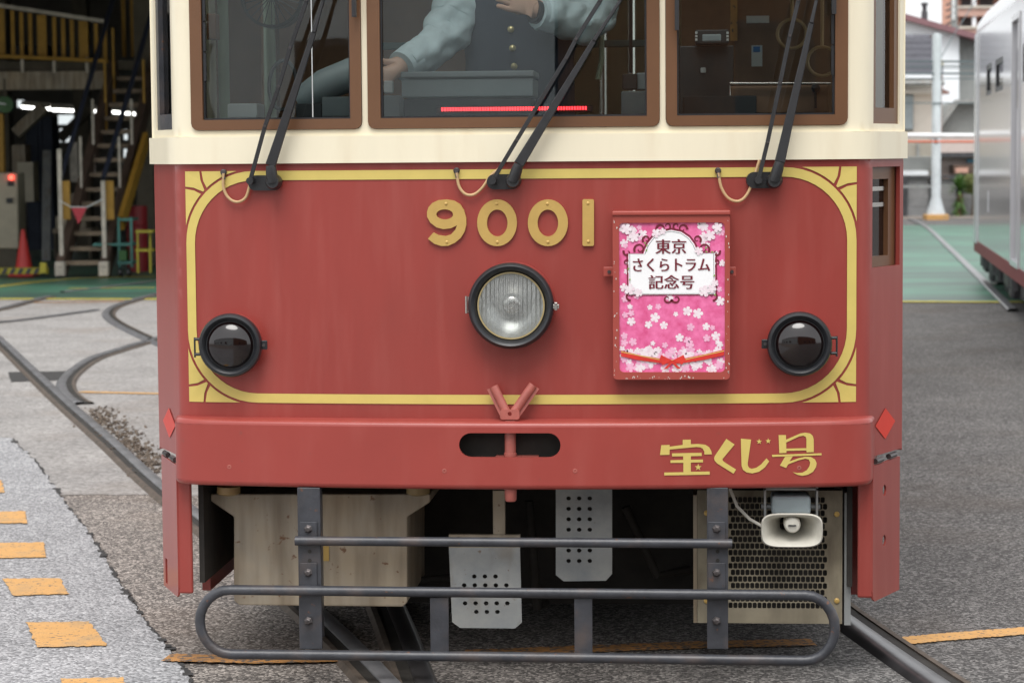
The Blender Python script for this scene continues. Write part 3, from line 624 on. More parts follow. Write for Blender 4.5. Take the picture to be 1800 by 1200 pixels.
# underframe and what hangs from it
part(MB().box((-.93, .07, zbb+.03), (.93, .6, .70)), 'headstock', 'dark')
part(MB().box((-.92, 1.0, .33), (.92, 11.8, .70)), 'underframe', 'dark'); part(MB().box((-.9, .66, .09), (.9, .69, .66)), 'shade_board', 'dark')  # last board is added, unseen, to darken the space under the tram
YB = .16
def pbox(x0, y0, x1, y1, Y, dep):
    a = PL(x0, y1, Y); b = PL(x1, y0, Y); return (a.x, Y, a.z), (b.x, Y+dep, b.z)
def ppoly(pts, Y): return [(PL(x, y, Y).x, PL(x, y, Y).z) for x, y in pts]
eb = MB(); pts = [PL(x, y, YB) for x, y in ((411, 1055), (420, 1063), (708, 1066), (716, 1058), (716, 908), (756, 882), (756, 868), (370, 868), (370, 880), (411, 908))]
eb.prism(pts, (0, .45, 0)); bx = part(eb, 'equipment_box', 'rust', bevel=.004)
a = PL(569, 972, YB); part(MB().box((a.x-.016, YB-.003, a.z-.022), (a.x+.016, YB, a.z+.022)), 'type_plate', 'brass', bx)
for px in (402, 735): q = PL(px, 864, .1); part(MB().lathe((q.x, .1, q.z-.004), (0, 0, 1), [(.02, -.006), (.034, 0), (.034, .02)], 20, cap0=True), 'rubber_mount', mat('old_brass_mount', (.30, .21, .09), .5), smooth=True)
# perforated plates
def perf(corners, Yt, Yb, dots, name):
    pts = ppoly(corners, Yt); zt = max(p[1] for p in pts); zl = min(p[1] for p in pts)
    f = lambda s, z, o: Vector((s, Yt+(Yb-Yt)*(zt-z)/(zt-zl)+o, z))
    hs_ = []
    for x, y in dots: q = PL(x, y, Yt); hs_.append(ell(q.x, q.z, .0068, .0062, 10))
    return part(plate(MB(), [pts]+hs_, f, 0, .004, .08, grid=False), name, 'zinc')
d2 = [(999.5+18.6*i, 875.5+18.3*j) for j in (0, 1, 2, 3, 4, 5, 6) for i in range(3)]
perf([(977, 850), (977, 1010), (991, 1021), (1065, 1020), (1076, 1008), (1076, 850)], .14, .14, d2, 'perforated_plate')
d1 = [(834.5+18.6*i, 1011) for i in range(3)]+[(817+18.5*i, 1026) for i in range(5)]+[(819+18.5*i, 1056.5) for i in range(5)]+[(839+18.5*i, 1071) for i in range(3)]+[(818+18.5*i, 1041.5) for i in range(5)]
perf([(789, 962), (797, 1088), (811, 1098), (907, 1099), (919, 1089), (914, 962)], .12, .08, d1, 'perforated_plate')
part(MB().box(*pbox(789, 940, 914, 963, .122, .02)), 'plate_hanger', 'rust'); part(MB().box(*pbox(867, 862, 887, 948, .13, .03)), 'plate_hanger', 'rust')
# slotted ventilation cover behind the loudspeaker
YV = .08
g0 = PL(1282, 872, YV); g1 = PL(1452, 1070, YV); hs_ = []
rows = 17; cols = 20; rh = (g0.z-g1.z)/rows; cw = (g1.x-g0.x)/cols
for j in range(rows):
    for i in range(cols):
        x = g0.x+cw*(i+.5+(.25 if j % 2 else -.25)); z = g0.z-rh*(j+.5)
        hs_.append(rrect(x-cw*.43, z-rh*.43, x+cw*.43, z+rh*.43, .0025, 1))
a = PL(1226, 1094, YV); b = PL(1481, 862, YV)
vc = part(plate(MB(), [rect(a.x, a.z, b.x, b.z)]+hs_, lambda s, z, o: Vector((s, YV+o, z)), 0, .003, .5, grid=False), 'ventilation_cover', mat('grimy_olive_cover', (.21, .18, .125), .6, var=.3, vs=5, dirt_or_reflection=(((.07, .05, .03), 8, .45, .7, .7, (2, 2, .5)), ((.34, .30, .22), 3, .5, .75, .5, (1, 1, 1)))))
part(MB().box((a.x, YV+.03, a.z), (b.x, YV+.04, b.z)), 'cover_backing', 'dark', vc)
for q in ((1242, 901), (1471, 903), (1471, 1055), (1242, 1055)): part(MB().lathe(PL(*q, YV), AX, [(.008, 0), (.008, .004), (.004, .006)], 10, cap1=True), 'screw', 'brass', vc)
part(MB().box(*pbox(1484, 866, 1496, 1098, .08, .5)), 'frame_post', 'zinc'); part(MB().box(*pbox(1219, 870, 1225, 1094, .09, .3)), 'frame_post', 'rust')
# wheels, axle and motor in the shade
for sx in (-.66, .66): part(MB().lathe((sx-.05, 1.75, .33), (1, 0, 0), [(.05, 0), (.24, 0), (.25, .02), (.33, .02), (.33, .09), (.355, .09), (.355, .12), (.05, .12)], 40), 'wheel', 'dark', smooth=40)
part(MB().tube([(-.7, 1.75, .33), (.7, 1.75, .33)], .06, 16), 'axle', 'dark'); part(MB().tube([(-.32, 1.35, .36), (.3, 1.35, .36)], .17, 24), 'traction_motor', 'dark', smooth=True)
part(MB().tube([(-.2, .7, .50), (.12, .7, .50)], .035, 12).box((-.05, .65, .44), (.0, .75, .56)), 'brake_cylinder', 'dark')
part(MB().box((-.98, .26, .2), (-.955, 11.8, .62)), 'lower_side_panel', 'red'); part(MB().box((.955, .26, .2), (.98, 11.8, .62)), 'lower_side_panel', 'red')
# loudspeaker horn
hc = PL(1392, 932, -.07); sp = MB(); nseg = 32
def sq(a, hx, hz): 
    e = 2/4.; ca, sa = math.cos(a), math.sin(a); return hx*math.copysign(abs(ca)**e, ca), hz*math.copysign(abs(sa)**e, sa)
rings = [(.083, .0455, 0, 0), (.0845, .047, -.004, 0), (.0855, .048, .003, 0), (.079, .042, .004, 0), (.066, .034, .03, .002), (.045, .028, .07, .008), (.03, .024, .11, .012), (.02, .02, .14, .014)]
rings = [(.0855, .048, .010, 0), (.0865, .049, .002, 0), (.083, .0455, -.003, 0), (.078, .041, .002, 0), (.064, .033, .03, 0), (.045, .026, .065, .002), (.03, .02, .1, .004)]
outr = [(.0855, .048, .010, 0), (.070, .040, .035, .002), (.052, .033, .075, .006), (.05, .033, .11, .010), (.05, .033, .17, .010)]
for rs_ in (rings, outr):
    o = len(sp.v)
    for hx, hz, dy, dz in rs_:
        for k in range(nseg):
            x, z = sq(2*math.pi*k/nseg, hx, hz); sp.v.append(Vector((hc.x+x, hc.y+dy, hc.z+dz+z)))
    for i in range(len(rs_)-1):
        for k in range(nseg): sp.f.append((o+i*nseg+k, o+i*nseg+(k+1) % nseg, o+(i+1)*nseg+(k+1) % nseg, o+(i+1)*nseg+k))
lsp = part(sp, 'loudspeaker', 'horn', smooth=50)
part(MB().lathe((hc.x+.002, hc.y+.075, hc.z+.014), AX, [(.024, 0), (.023, .06), (.019, .068), (0, .071)], 28), 'centre_plug', 'horn', lsp, smooth=40)
part(MB().box((hc.x-.010, hc.y+.0015, hc.z+.012), (hc.x+.012, hc.y+.0045, hc.z+.0155)), 'maker_mark', 'darkgrey', lsp)
br = MB()
for sg in (-1, 1): br.box((hc.x+sg*.073-.003, hc.y+.06, hc.z+.03), (hc.x+sg*.073+.003, hc.y+.11, hc.z+.125)); br.tube([(hc.x+sg*.048, hc.y+.085, hc.z+.055), (hc.x+sg*.083, hc.y+.085, hc.z+.055)], .007, 10)
br.box((hc.x-.076, hc.y+.06, hc.z+.105), (hc.x+.076, hc.y+.11, hc.z+.111)); part(br, 'bracket', 'zinc', lsp)
part(MB().box((hc.x-.055, hc.y+.05, hc.z+.035), (hc.x+.055, hc.y+.16, hc.z+.09)), 'driver_housing', 'grey', lsp, bevel=.01)
part(MB().tube([PL(1283, 858, .0), PL(1296, 890, .0), PL(1318, 912, -.02), PL(1341, 925, -.04)], .0045, 8), 'cable', 'horn', lsp)
# tubular guard
YG = -.13
gd = MB()
def gpt(x, y): return PL(x, y, YG)
a, b = gpt(519, 950), gpt(1287, 955)
top = part(MB().tube([a, b], .0135, 16), 'guard', 'steel', smooth=40)
def loop():
    tl, tr_, bl, br_ = gpt(405, 1036), gpt(1415, 1047), gpt(405, 1149), gpt(1415, 1159); pts = []
    rad = (tl.z-bl.z)/2
    for k in range(0, 13): a = R(90+15*k); pts.append(Vector((tl.x+rad*.97*math.cos(a), YG, (tl.z+bl.z)/2+rad*math.sin(a))))
    pts.append((bl+br_)/2)
    for k in range(0, 13): a = R(-90+15*k); pts.append(Vector((tr_.x+rad*.9*math.cos(a), YG, (tr_.z+br_.z)/2+rad*math.sin(a))))
    pts.append((tl+tr_)/2); return pts
part(MB().tube(loop(), .0145, 16, close=True), 'loop_bar', 'steel', top, smooth=True)
for x0, x1 in ((525, 561), (1243, 1280)):
    a = gpt(x0, 1142); b = gpt(x1, 858); po = part(MB().box((a.x, YG+.014, a.z), (b.x, YG+.024, b.z)).box((b.x-.006, YG+.024, a.z+.03), (b.x, YG+.06, b.z)), 'post', 'steel', top, bevel=.002)
    for y0, y1 in ((918, 948), (990, 1035)): q = gpt(x0+2, y1); r_ = gpt(x1-5, y0); part(MB().box((q.x, YG+.008, q.z), (r_.x, YG+.0145, r_.z)), 'clamp_plate', 'steel', top, bevel=.001)
    for y in (930, 1007, 1092):
        q = gpt((x0+x1)/2-2, y); part(MB().lathe((q.x, YG+.016, q.z), AX, [(.0125, 0), (.0125, .009), (.009, .012), (.009, .018), (.006, .02)], 6, cap1=True), 'bolt', 'bolt', top)
    for y in (970, 986): q = gpt((x0+x1)/2, y); part(MB().lathe((q.x, YG+.013, q.z), AX, [(.0055, 0), (.0055, .0006)], 12, cap1=True), 'bolt_hole', 'dark', top)
for x0, x1 in ((757, 788), (1010, 1041)):
    a = gpt(x0, 1150); b = gpt(x1, 1050); part(MB().box((a.x, YG-.002, a.z), (b.x, YG+.008, b.z)), 'stay', 'steel', top, bevel=.001)
# body behind the front: sides, roof, floor, rear
for sg in (-1, 1):
    X = CX*sg; f = lambda s, z, o, X=X, sg=sg: Vector((X-sg*o, s, z))
    part(plate(MB(), [rect(CY, .63, 11.8, zb)], f, 0, .03, 3, grid=False), 'side_panel', 'red')
    hw = [rect(1.05+k*1.5, 1.62, 2.35+k*1.5, 2.5) for k in range(7)]
    part(plate(MB(), [rect(CY, zb, 11.8, ZT)]+hw, f, -.004, .03, 3, grid=False), 'upper_side', 'cream')
    for q in hw:
        fr = part(plate(MB(), [q, rect(q[0][0]+.05, q[0][1]+.05, q[2][0]-.05, q[2][1]-.05)], f, -.006, .02, 3, grid=False), 'window_frame', 'brown')
        part(plate(MB(), [rect(q[0][0]+.04, q[0][1]+.04, q[2][0]-.04, q[2][1]-.04)], f, .006, None, 3, grid=False), 'pane', 'glass', fr)
rf = MB(); n = 14; pr = [(1.12*math.cos(R(180*k/n)), ZT+.42*math.sin(R(180*k/n))**.8) for k in range(n+1)]
for y in (-.02, 12.05): rf.v += [Vector((x, y+(.18*abs(x)/1.1)**1 if y < 1 else y, z)) for x, z in pr]
rf.f = [(i, i+1, n+2+i, n+1+i) for i in range(n)]+[tuple(range(n+1)), tuple(range(n+1, 2*n+2))]
part(rf, 'roof', 'cream', smooth=True)
part(MB().prism([(-.93, .06, .72), (.93, .06, .72), (1.07, .3, .72), (1.07, 11.8, .72), (-1.07, 11.8, .72), (-1.07, .3, .72)], (0, 0, .04)), 'floor', 'darkgrey'); part(MB().box((-1.1, 11.8, .63), (1.1, 11.85, ZT)), 'rear_wall', 'cream')
part(MB().box((-1.06, 2.2, .76), (-.35, 2.24, 2.6)), 'cab_partition', 'wood'); part(MB().box((.45, 2.2, .76), (1.06, 2.24, 2.6)), 'cab_partition', 'wood')
for sg in (-1, 1): part(MB().box((min(.55*sg, 1.05*sg), 2.6, 1.05), (max(.55*sg, 1.05*sg), 11, 1.2)).box((min(.98*sg, 1.06*sg), 2.6, 1.2), (max(.98*sg, 1.06*sg), 11, 1.6)), 'bench', 'wood')
# cab fittings seen through the windscreen
part(MB().box((-1.02, .12, 1.44), (1.02, .62, 1.545)), 'dashboard', 'darkgrey', bevel=.01)
def pb(x0, y0, x1, y1, Y, dep, name, m, parent=tram, bev=.004): return part(MB().box(*pbox(x0, y0, x1, y1, Y, dep)), name, m, parent, bevel=bev)
gb = pb(706, 138, 937, 172, .30, .22, 'grey_box', 'grey'); pb(704, 124, 939, 137, .295, .23, 'lid', 'grey', gb); pb(709, 172, 935, 207, .31, .2, 'box_stand', 'darkgrey', gb)
ld = pb(765, 185, 1042, 200, .125, .02, 'led_bar', 'darkgrey')
a = PL(775, 192.5, .12); b = PL(1032, 192.5, .12); n = 54; lm = MB()
for k in range(n):
    x = a.x+(b.x-a.x)*(k+.5)/n; lm.box((x-.0022, .119, a.z-.005), (x+.0022, .124, a.z+.005))
part(lm, 'led_row', 'led', ld)
pb(672, 168, 702, 208, .2, .1, 'control_box', 'grey'); pb(674, 142, 690, 164, .3, .03, 'control_knob', 'white')
pb(671, 70, 1137, 88, 1.2, .03, 'cab_rail', mat('teal_rail', (.05, .10, .09), .4)); 
pb(566, 170, 617, 206, .2, .12, 'ticket_box', 'grey'); pb(400, 182, 452, 208, .22, .12, 'ticket_box', 'white'); 
for x, Y in ((395, 1.0), (476, 1.3)): a = PL(x, 210, Y); part(MB().tube([(a.x, Y, .8), (a.x, Y, 2.6)], .018 if x < 400 else .02, 12), 'grab_pole', 'palegreen', smooth=True)
# solid tube, stand and ring modelled in place of a curved reflection, left window
a = PL(500, 205, .35); part(MB().tube([PL(524, 178, .42), PL(535, 172, .42), PL(570, 150, .45), PL(625, 128, .5)], [.030, .040, .048, .05], 20), 'reflection_shape', 'grey', smooth=True); pb(520, 182, 566, 208, .38, .1, 'reflection_stand', 'darkgrey')
q = PL(497, 150, .45); part(MB().tube([q+Vector((.042*math.cos(2*math.pi*k/24), .02*math.sin(2*math.pi*k/24), .075*math.sin(2*math.pi*k/24))) for k in range(24)], .006, 8, close=True), 'reflection_ring', 'darkgrey', smooth=True)
# equipment in the right window
eq = pb(1194, 80, 1290, 210, .6, .25, 'equipment_rack', 'darkgrey'); pb(1222, 52, 1281, 78, .5, .1, 'fare_display', 'darkgrey', eq); pb(1234, 60, 1268, 74, .498, .01, 'screen', 'grey', eq)
for x in (1222, 1277):
    for y in (56, 62, 68): pb(x, y, x+4, y+4, .495, .005, 'indicator', 'white', eq, 0)
pb(1200, 168, 1330, 212, .3, .2, 'lower_box', 'darkgrey', eq); pb(1231, 119, 1241, 129, .59, .008, 'sticker', 'white', eq)
tb = pb(1283, 150, 1456, 200, .45, .02, 'shelf_panel', 'wood'); 
part(MB().tube([PL(1283, 170, .44), PL(1283, 147, .44), PL(1460, 147, .44)], .004, 8), 'shelf_edge', 'chrome', tb)
q = PL(1434, 155, .42); part(MB().lathe(q, (0, 0, 1), [(0, .014), (.010, .010), (.014, 0), (.010, -.010), (.004, -.014), (.004, -.06)], 16), 'lever', 'black', tb, smooth=True)
pb(1321, 80, 1340, 117, 2.1, .01, 'notice', 'white', tram, 0); pb(1324, 82, 1336, 92, 2.095, .006, 'notice_print', mat('blue_print', (.05, .2, .5), .5), tram, 0)

# clutter deeper in the cab
part(MB().tube([PL(1046, 10, .9), PL(1057, 60, .9), PL(1058, 105, .9), PL(1051, 140, .9)], .009, 10), 'curved_handrail', 'palegreen', smooth=True)
ip = part(MB().tube([PL(1108, -40, .3), PL(1109, 128, .3)], .005, 8), 'microphone_stalk', 'black'); pb(1094, 130, 1120, 158, .28, .06, 'microphone_base', 'darkgrey', ip); pb(1092, 160, 1137, 208, .22, .12, 'meter_box', 'grey', ip); pb(1119, 128, 1135, 158, .3, .05, 'meter_dial', 'grey', ip)
q = PL(480, -6, .7); fn = part(MB().lathe(q, AX, [(.10, -.05), (.10, .02), (.09, .03)], 28), 'cab_fan', 'black', smooth=40)
for k in range(12): a = math.pi*k/12; part(MB().tube([q+Vector((.09*math.cos(a), -.03, .09*math.sin(a))), q+Vector((-.09*math.cos(a), -.03, -.09*math.sin(a)))], .0015, 5), 'grille_wire', 'black', fn)
pb(363, 24, 379, 70, .5, .06, 'switch_box', 'wood'); pb(1284, -20, 1296, 72, 2.12, .02, 'orange_notice', 'orange', tram, 0); pb(1312, 28, 1352, 41, 2.1, .01, 'paper_notice', 'white', tram, 0); pb(778, -20, 790, 30, 2.1, .01, 'paper_notice', 'white', tram, 0)
for x, y in ((1445, 108), (1392, 60)):
    q = PL(x, y, 1.6); part(MB().tube([q+Vector((.05*math.cos(2*math.pi*k/20), 0, .05*math.sin(2*math.pi*k/20))) for k in range(20)], .006, 8, close=True).tube([q+Vector((0, 0, .05)), q+Vector((0, 0, .4))], .006, 8), 'strap_hanger', 'hose', smooth=True)
for x in (700, 830, 1060, 1110): a = PL(x, 100, 3.4); part(MB().tube([(a.x, 3.4, .8), (a.x, 3.4, 2.7)], .016, 10), 'grab_pole', 'chrome')
part(MB().box((-.95, 2.6, 1.55), (-.5, 2.7, 2.0)).box((.5, 2.6, 1.55), (.95, 2.7, 2.0)), 'seat_back', 'wood')
for a, b in (((640, 900), (830, 1010)), ((930, 880), (960, 1060)), ((1100, 890), (1210, 1000))): part(MB().tube([PL(*a, .5), PL((a[0]+b[0])/2, b[1]+10, .52), PL(*b, .6)], .014, 10), 'brake_hose', 'dark', smooth=True)

# ------------------------------------------------------------------ commemorative sign hanging on the front
YS = PL(1180, 520, -.115).y
def sp_(px, py, Y=YS): q = PL(px, py, Y); return (q.x, q.z)
sign = thing('hanging_sign', 'pink cherry blossom sign in a chipped red box with Japanese lettering', 'sign', (sp_(1180, 666)[0], YS, sp_(1180, 666)[1]))
ff = lambda s, z, o: Vector((s, YS+o, z))
A = sp_(1078, 667); B = sp_(1283, 376); w0 = sp_(1089, 654); w1 = sp_(1274, 391)
mb = plate(MB(), [rrect(A[0], A[1], B[0], B[1], .012, 4), rrect(w0[0], w0[1], w1[0], w1[1], .012, 4)], ff, 0, .075, .3, grid=False)
bxs = mb.build('sign_box', 'signred', sign, bevel=.003)
a, b = sp_(1076, 379), sp_(1284, 370); MB().box((a[0], YS-.006, a[1]), (b[0], YS+.08, b[1])).build('sign_lid', 'signred', sign, bevel=.003)
for x0, x1 in ((1060, 1080), (1280, 1294)): a, b = sp_(x0, 487), sp_(x1, 470); bk = MB().box((a[0], YS+.03, a[1]), (b[0], YS+.036, b[1])).build('bracket', 'signred', sign, bevel=.002); MB().lathe(((a[0]+b[0])/2, YS+.03, (a[1]+b[1])/2), AX, [(.005, 0), (.005, .004)], 8, cap1=True).build('screw', 'bolt', bk)
M['chip'] = mat('bare_chips', (.62, .55, .5), .6); mb = MB()
for k in range(60):
    e = random.choice('lrb'); y = random.uniform(385, 660); x = 1081+random.uniform(-2, 4) if e == 'l' else 1279+random.uniform(-3, 3) if e == 'r' else random.uniform(1085, 1278)
    if e == 'b': y = 663+random.uniform(-2, 3)
    s, z = sp_(x, y, YS-.001); r_ = random.uniform(.0008, .0022); mb.add([(s+r_*math.cos(t)*random.uniform(.5, 1), YS-.0012, z+r_*1.6*math.sin(t)*random.uniform(.6, 1.3)) for t in [k_*1.047 for k_ in range(6)]], [tuple(range(6))])
mb.build('paint_chips', 'chip', bxs)['kind'] = 'stuff'
M['pink'] = mat('pink_print', (.78, .09, .27), .4, var=.2, vs=40, col2=(.82, .20, .42)); M['paper'] = mat('white_print', (.85, .85, .86), .35, var=.02); M['maroon'] = mat('maroon_print', (.16, .012, .025), .4, var=.05)
M['petal'] = mat('pale_petal_print', (.82, .62, .70), .4, var=.1, vs=90, col2=(.85, .80, .82)); M['petal2'] = mat('rose_petal_print', (.80, .42, .58), .4, var=.1, vs=90); M['ribbon'] = mat('red_ribbon_print', (.62, .035, .025), .4, var=.15, vs=30); M['leaf'] = mat('leaf_print', (.2, .34, .07), .4)
po = plate(MB(), [rrect(w0[0]-.002, w0[1]-.002, w1[0]+.002, w1[1]+.002, .012, 4)], ff, .006, .012, .3, grid=False).build('poster', 'pink', sign)
OP = (1040, 350); sP = 3.529
def q6(a, b, o=0): return sp_(OP[0]+a/sP, OP[1]+b/sP, YS+o)
def psheet(loops, o, m, name):
    return plate(MB(), [[q6(a, b) for a, b in l] for l in loops], ff, o, None, .5, grid=False).build(name, m, po)
white = [(228, 340), (322, 340), (332, 312), (350, 275), (380, 237), (430, 204), (495, 192), (555, 204), (605, 238), (635, 278), (650, 312), (657, 337), (764, 335), (767, 590), (231, 592)]
cxw, cyw = 497, 400
def grow(lp, k): 
    out = []
    for a, b in lp: d = math.hypot(a-cxw, b-cyw); out.append((a+(a-cxw)/d*k, b+(b-cyw)/d*k))
    return out
psheet([grow(white, 13), grow(white, 5)], .0046, 'maroon', 'border'); psheet([white], .0042, 'paper', 'panel'); psheet([grow(white, -7), grow(white, -9.5)], .0036, 'darkgrey', 'panel_line')
# scrollwork
def scroll(pts, w):
    out = []; n = len(pts); L_ = []; R_ = []
    for i, p in enumerate(pts):
        a = pts[max(i-1, 0)]; b = pts[min(i+1, n-1)]; dx, dy = b[0]-a[0], b[1]-a[1]; l = math.hypot(dx, dy) or 1; ww = w*(1-.7*i/(n-1))
        L_.append((p[0]-dy/l*ww, p[1]+dx/l*ww)); R_.append((p[0]+dy/l*ww, p[1]-dx/l*ww))
    return L_+R_[::-1]
def spiral(x, y, r, a0, turns, sg): return [(x+r*(1-.75*k/20)*math.cos(a0+sg*turns*2*math.pi*k/20), y+r*(1-.75*k/20)*math.sin(a0+sg*turns*2*math.pi*k/20)) for k in range(21)]
sw = MB()
for mir in (1, -1):
    X = lambda a: cxw+mir*(a-cxw)
    for x, y, r, a0, tn, sg in ((298, 310, 36, 2.6, 1.1, 1), (340, 250, 26, 2.4, 1, 1), (430, 185, 30, 3.0, 1.0, 1), (468, 168, 26, 2.0, .9, -1), (215, 395, 24, 1.2, 1, -1), (222, 330, 26, 3.6, .8, -1), (240, 600, 30, 1.5, .9, 1), (470, 618, 28, .2, .9, 1)):
        plate(sw, [[q6(X(a), b) for a, b in scroll(spiral(x, y, r, a0, tn, sg), 7)]], ff, .0044, None, .5, grid=False)
sw.build('scrollwork', 'maroon', po)
# lettering
def text(s, x0, y0, x1, y1, name):
    cu = bpy.data.curves.new(name, 'FONT'); cu.body = s; cu.size = 1; cu.resolution_u = 3
    t = bpy.data.objects.new(name, cu); COL.objects.link(t); dg = bpy.context.evaluated_depsgraph_get(); me = bpy.data.meshes.new_from_object(t.evaluated_get(dg)); bpy.data.objects.remove(t)
    xs = [v.co.x for v in me.vertices]; ys = [v.co.y for v in me.vertices]; ax, bx_, ay, by = min(xs), max(xs), min(ys), max(ys)
    p0 = q6(x0, y1); p1 = q6(x1, y0); mb = MB()
    for j, dx in enumerate((-.0011, 0, .0011)):              # widened uprights, as in the serif lettering
        vs = [(p0[0]+(v.co.x-ax)/(bx_-ax)*(p1[0]-p0[0])+dx, YS+.0030-.0003*j, p0[1]+(v.co.y-ay)/(by-ay)*(p1[1]-p0[1])) for v in me.vertices]
        mb.add(vs, [tuple(p.vertices) for p in me.polygons])
    bpy.data.meshes.remove(me); return mb.build(name, 'maroon', po)
text('東京', 398, 248, 585, 340, 'lettering'); text('さくらトラム', 258, 366, 733, 450, 'lettering'); text('記念号', 355, 470, 635, 558, 'lettering')
# blossoms, petals, ribbon
def petal(cx, cy, r, a, wd=.36):
    return [(cx+r*(u*math.cos(a)-v*math.sin(a)), cy+r*(u*math.sin(a)+v*math.cos(a))) for u, v in ((0, 0), (.35, wd*.75), (.75, wd), (1, wd*.35), (.88, 0), (1, -wd*.35), (.75, -wd), (.35, -wd*.75))]
def flower(mb, cx, cy, r, o, a0=None):
    a0 = random.random()*6 if a0 is None else a0
    for k in range(5): plate(mb, [[q6(a, b) for a, b in petal(cx, cy, r, a0+k*1.2566)]], ff, o+.00003*k, None, .5, grid=False)
f1, f2 = MB(), MB()
for k in range(135):
    x = random.uniform(188, 808); y = random.uniform(160, 300) if k < 24 else random.uniform(600, 930) if k < 44 else random.uniform(935, 1055)
    if k < 24 and 330 < x < 660: x = random.choice((random.uniform(188, 320), random.uniform(670, 808)))
    flower(f1 if k % 3 else f2, x, y, random.uniform(16, 34), .0058-.00012*(k % 8))
for k in range(26): x = random.choice((random.uniform(186, 260), random.uniform(735, 812))) if k < 20 else random.uniform(260, 740); flower(f1 if k % 2 else f2, x, random.uniform(320, 960) if k < 20 else random.uniform(850, 930), random.uniform(16, 30), .0049-.00003*(k % 6))
for x, y, r in ((400, 212, 30), (440, 200, 22), (235, 560, 36), (290, 580, 28), (700, 570, 38), (745, 555, 30), (765, 520, 24), (665, 322, 28), (215, 185, 36), (262, 235, 34), (735, 225, 36), (780, 175, 34)): flower(f1, x, y, r, .0022)
f1.build('blossoms', 'petal', po); f2.build('rose_blossoms', 'petal2', po)
lf = MB()
for x, y in ((335, 265), (350, 285), (720, 330), (740, 325), (225, 440), (238, 490), (755, 480), (765, 585), (705, 310), (345, 310)): plate(lf, [[q6(a, b) for a, b in petal(x, y, 15, random.random()*6, .35)]], ff, .0020, None, .5, grid=False)
lf.build('leaves', 'leaf', po)
psheet([[(182, 938), (300, 968), (440, 990), (500, 996), (570, 988), (700, 962), (822, 932), (822, 968), (700, 996), (570, 1016), (500, 1022), (440, 1018), (300, 1000), (182, 974)]], .0015, 'ribbon', 'ribbon')
psheet([[(182, 944), (440, 996), (570, 994), (822, 938), (822, 943), (570, 999), (440, 1001), (182, 949)]], .0012, 'gold', 'ribbon_edge')
psheet([[(500, 1000), (430, 965), (420, 1000), (440, 1030)], [(500, 1000), (570, 965), (585, 1000), (560, 1025)], [(495, 1005), (445, 1055), (470, 1050), (500, 1015)], [(505, 1005), (555, 1052), (530, 1050), (500, 1015)]], .0009, 'ribbon', 'bow')

# ------------------------------------------------------------------ the driver
YD = .82
def dp(px, py, dy=0): return PL(px, py, YD+dy)
drv = thing('person', 'tram driver in navy vest and pale blue shirt standing behind the windscreen', 'person', (dp(930, 200).x, YD, .76))
nodes = {}; edges = []; rad = {}
def nd(k, p, r): nodes[k] = Vector(p); rad[k] = r
cxp = dp(912, 60).x
nd('pel', (cxp, YD+.03, 1.62), (.16, .11)); nd('waist', (cxp, YD+.03, 1.78), (.15, .105)); nd('chest', (cxp+.01, YD+.03, 2.0), (.18, .12)); nd('neck0', (cxp+.015, YD+.04, 2.19), (.075, .075)); nd('neck1', (cxp+.02, YD+.02, 2.27), (.06, .06))
nd('head0', (cxp+.02, YD+.0, 2.35), (.075, .085)); nd('head1', (cxp+.02, YD+.0, 2.45), (.078, .095)); nd('head2', (cxp+.02, YD+.01, 2.53), (.05, .06))
nd('sl', dp(822, -28), (.065, .065)); nd('el', dp(790, 62, -.06), (.047, .047)); nd('wl', dp(706, 118, -.24), (.030, .030)); nd('hl', dp(682, 132, -.27), (.035, .022))
nd('sr', dp(1035, -38), (.065, .065)); nd('er', dp(1050, 45, -.08), (.047, .047)); nd('wr', dp(946, 22, -.22), (.030, .030)); nd('hr', dp(908, 6, -.25), (.036, .024))
for s_, sg in (('l', -1), ('r', 1)):
    nd('hip'+s_, (cxp+sg*.1, YD+.04, 1.55), (.09, .09)); nd('kn'+s_, (cxp+sg*.11, YD+.02, 1.18), (.06, .06)); nd('an'+s_, (cxp+sg*.11, YD+.05, .84), (.042, .042)); nd('to'+s_, (cxp+sg*.12, YD-.13, .79), (.04, .03))
    edges += [('pel', 'hip'+s_), ('hip'+s_, 'kn'+s_), ('kn'+s_, 'an'+s_), ('an'+s_, 'to'+s_), ('chest', 's'+s_), ('s'+s_, 'e'+s_), ('e'+s_, 'w'+s_), ('w'+s_, 'h'+s_)]
edges += [('pel', 'waist'), ('waist', 'chest'), ('chest', 'neck0'), ('neck0', 'neck1'), ('neck1', 'head0'), ('head0', 'head1'), ('head1', 'head2')]
for h, base, w, d_ in (('l', 'hl', 'wl', Vector((-.4, -.3, -.85))), ('r', 'hr', 'wr', Vector((-.85, .1, .45)))):
    t_ = (nodes[base]-nodes[w]).normalized(); d_ = (t_+d_*.6).normalized(); s_ = t_.cross(Vector((0, -1, 0))).normalized()
    for k in range(4):
        a = nodes[base]+s_*(.027-.018*k)+t_*.02; l = (.024, .028, .026, .02)[k]
        nd(f'f{h}{k}a', a, (.0095, .0095)); nd(f'f{h}{k}b', a+(t_*.6+d_*.4).normalized()*l, (.0085, .0085)); nd(f'f{h}{k}c', a+(t_*.6+d_*.4).normalized()*l+(d_*.8+Vector((0, .5, -.2))).normalized()*l*.9, (.0072, .0072))
        edges += [(base, f'f{h}{k}a'), (f'f{h}{k}a', f'f{h}{k}b'), (f'f{h}{k}b', f'f{h}{k}c')]
    a = nodes[w].lerp(nodes[base], .5)+s_*.03; nd(f't{h}a', a, (.011, .011)); nd(f't{h}b', a+(s_+t_*1.2).normalized()*.035, (.009, .009)); edges += [(w, f't{h}a'), (f't{h}a', f't{h}b')]
ks = list(nodes); me = bpy.data.meshes.new('body'); me.from_pydata([nodes[k] for k in ks], [(ks.index(a), ks.index(b)) for a, b in edges], [])
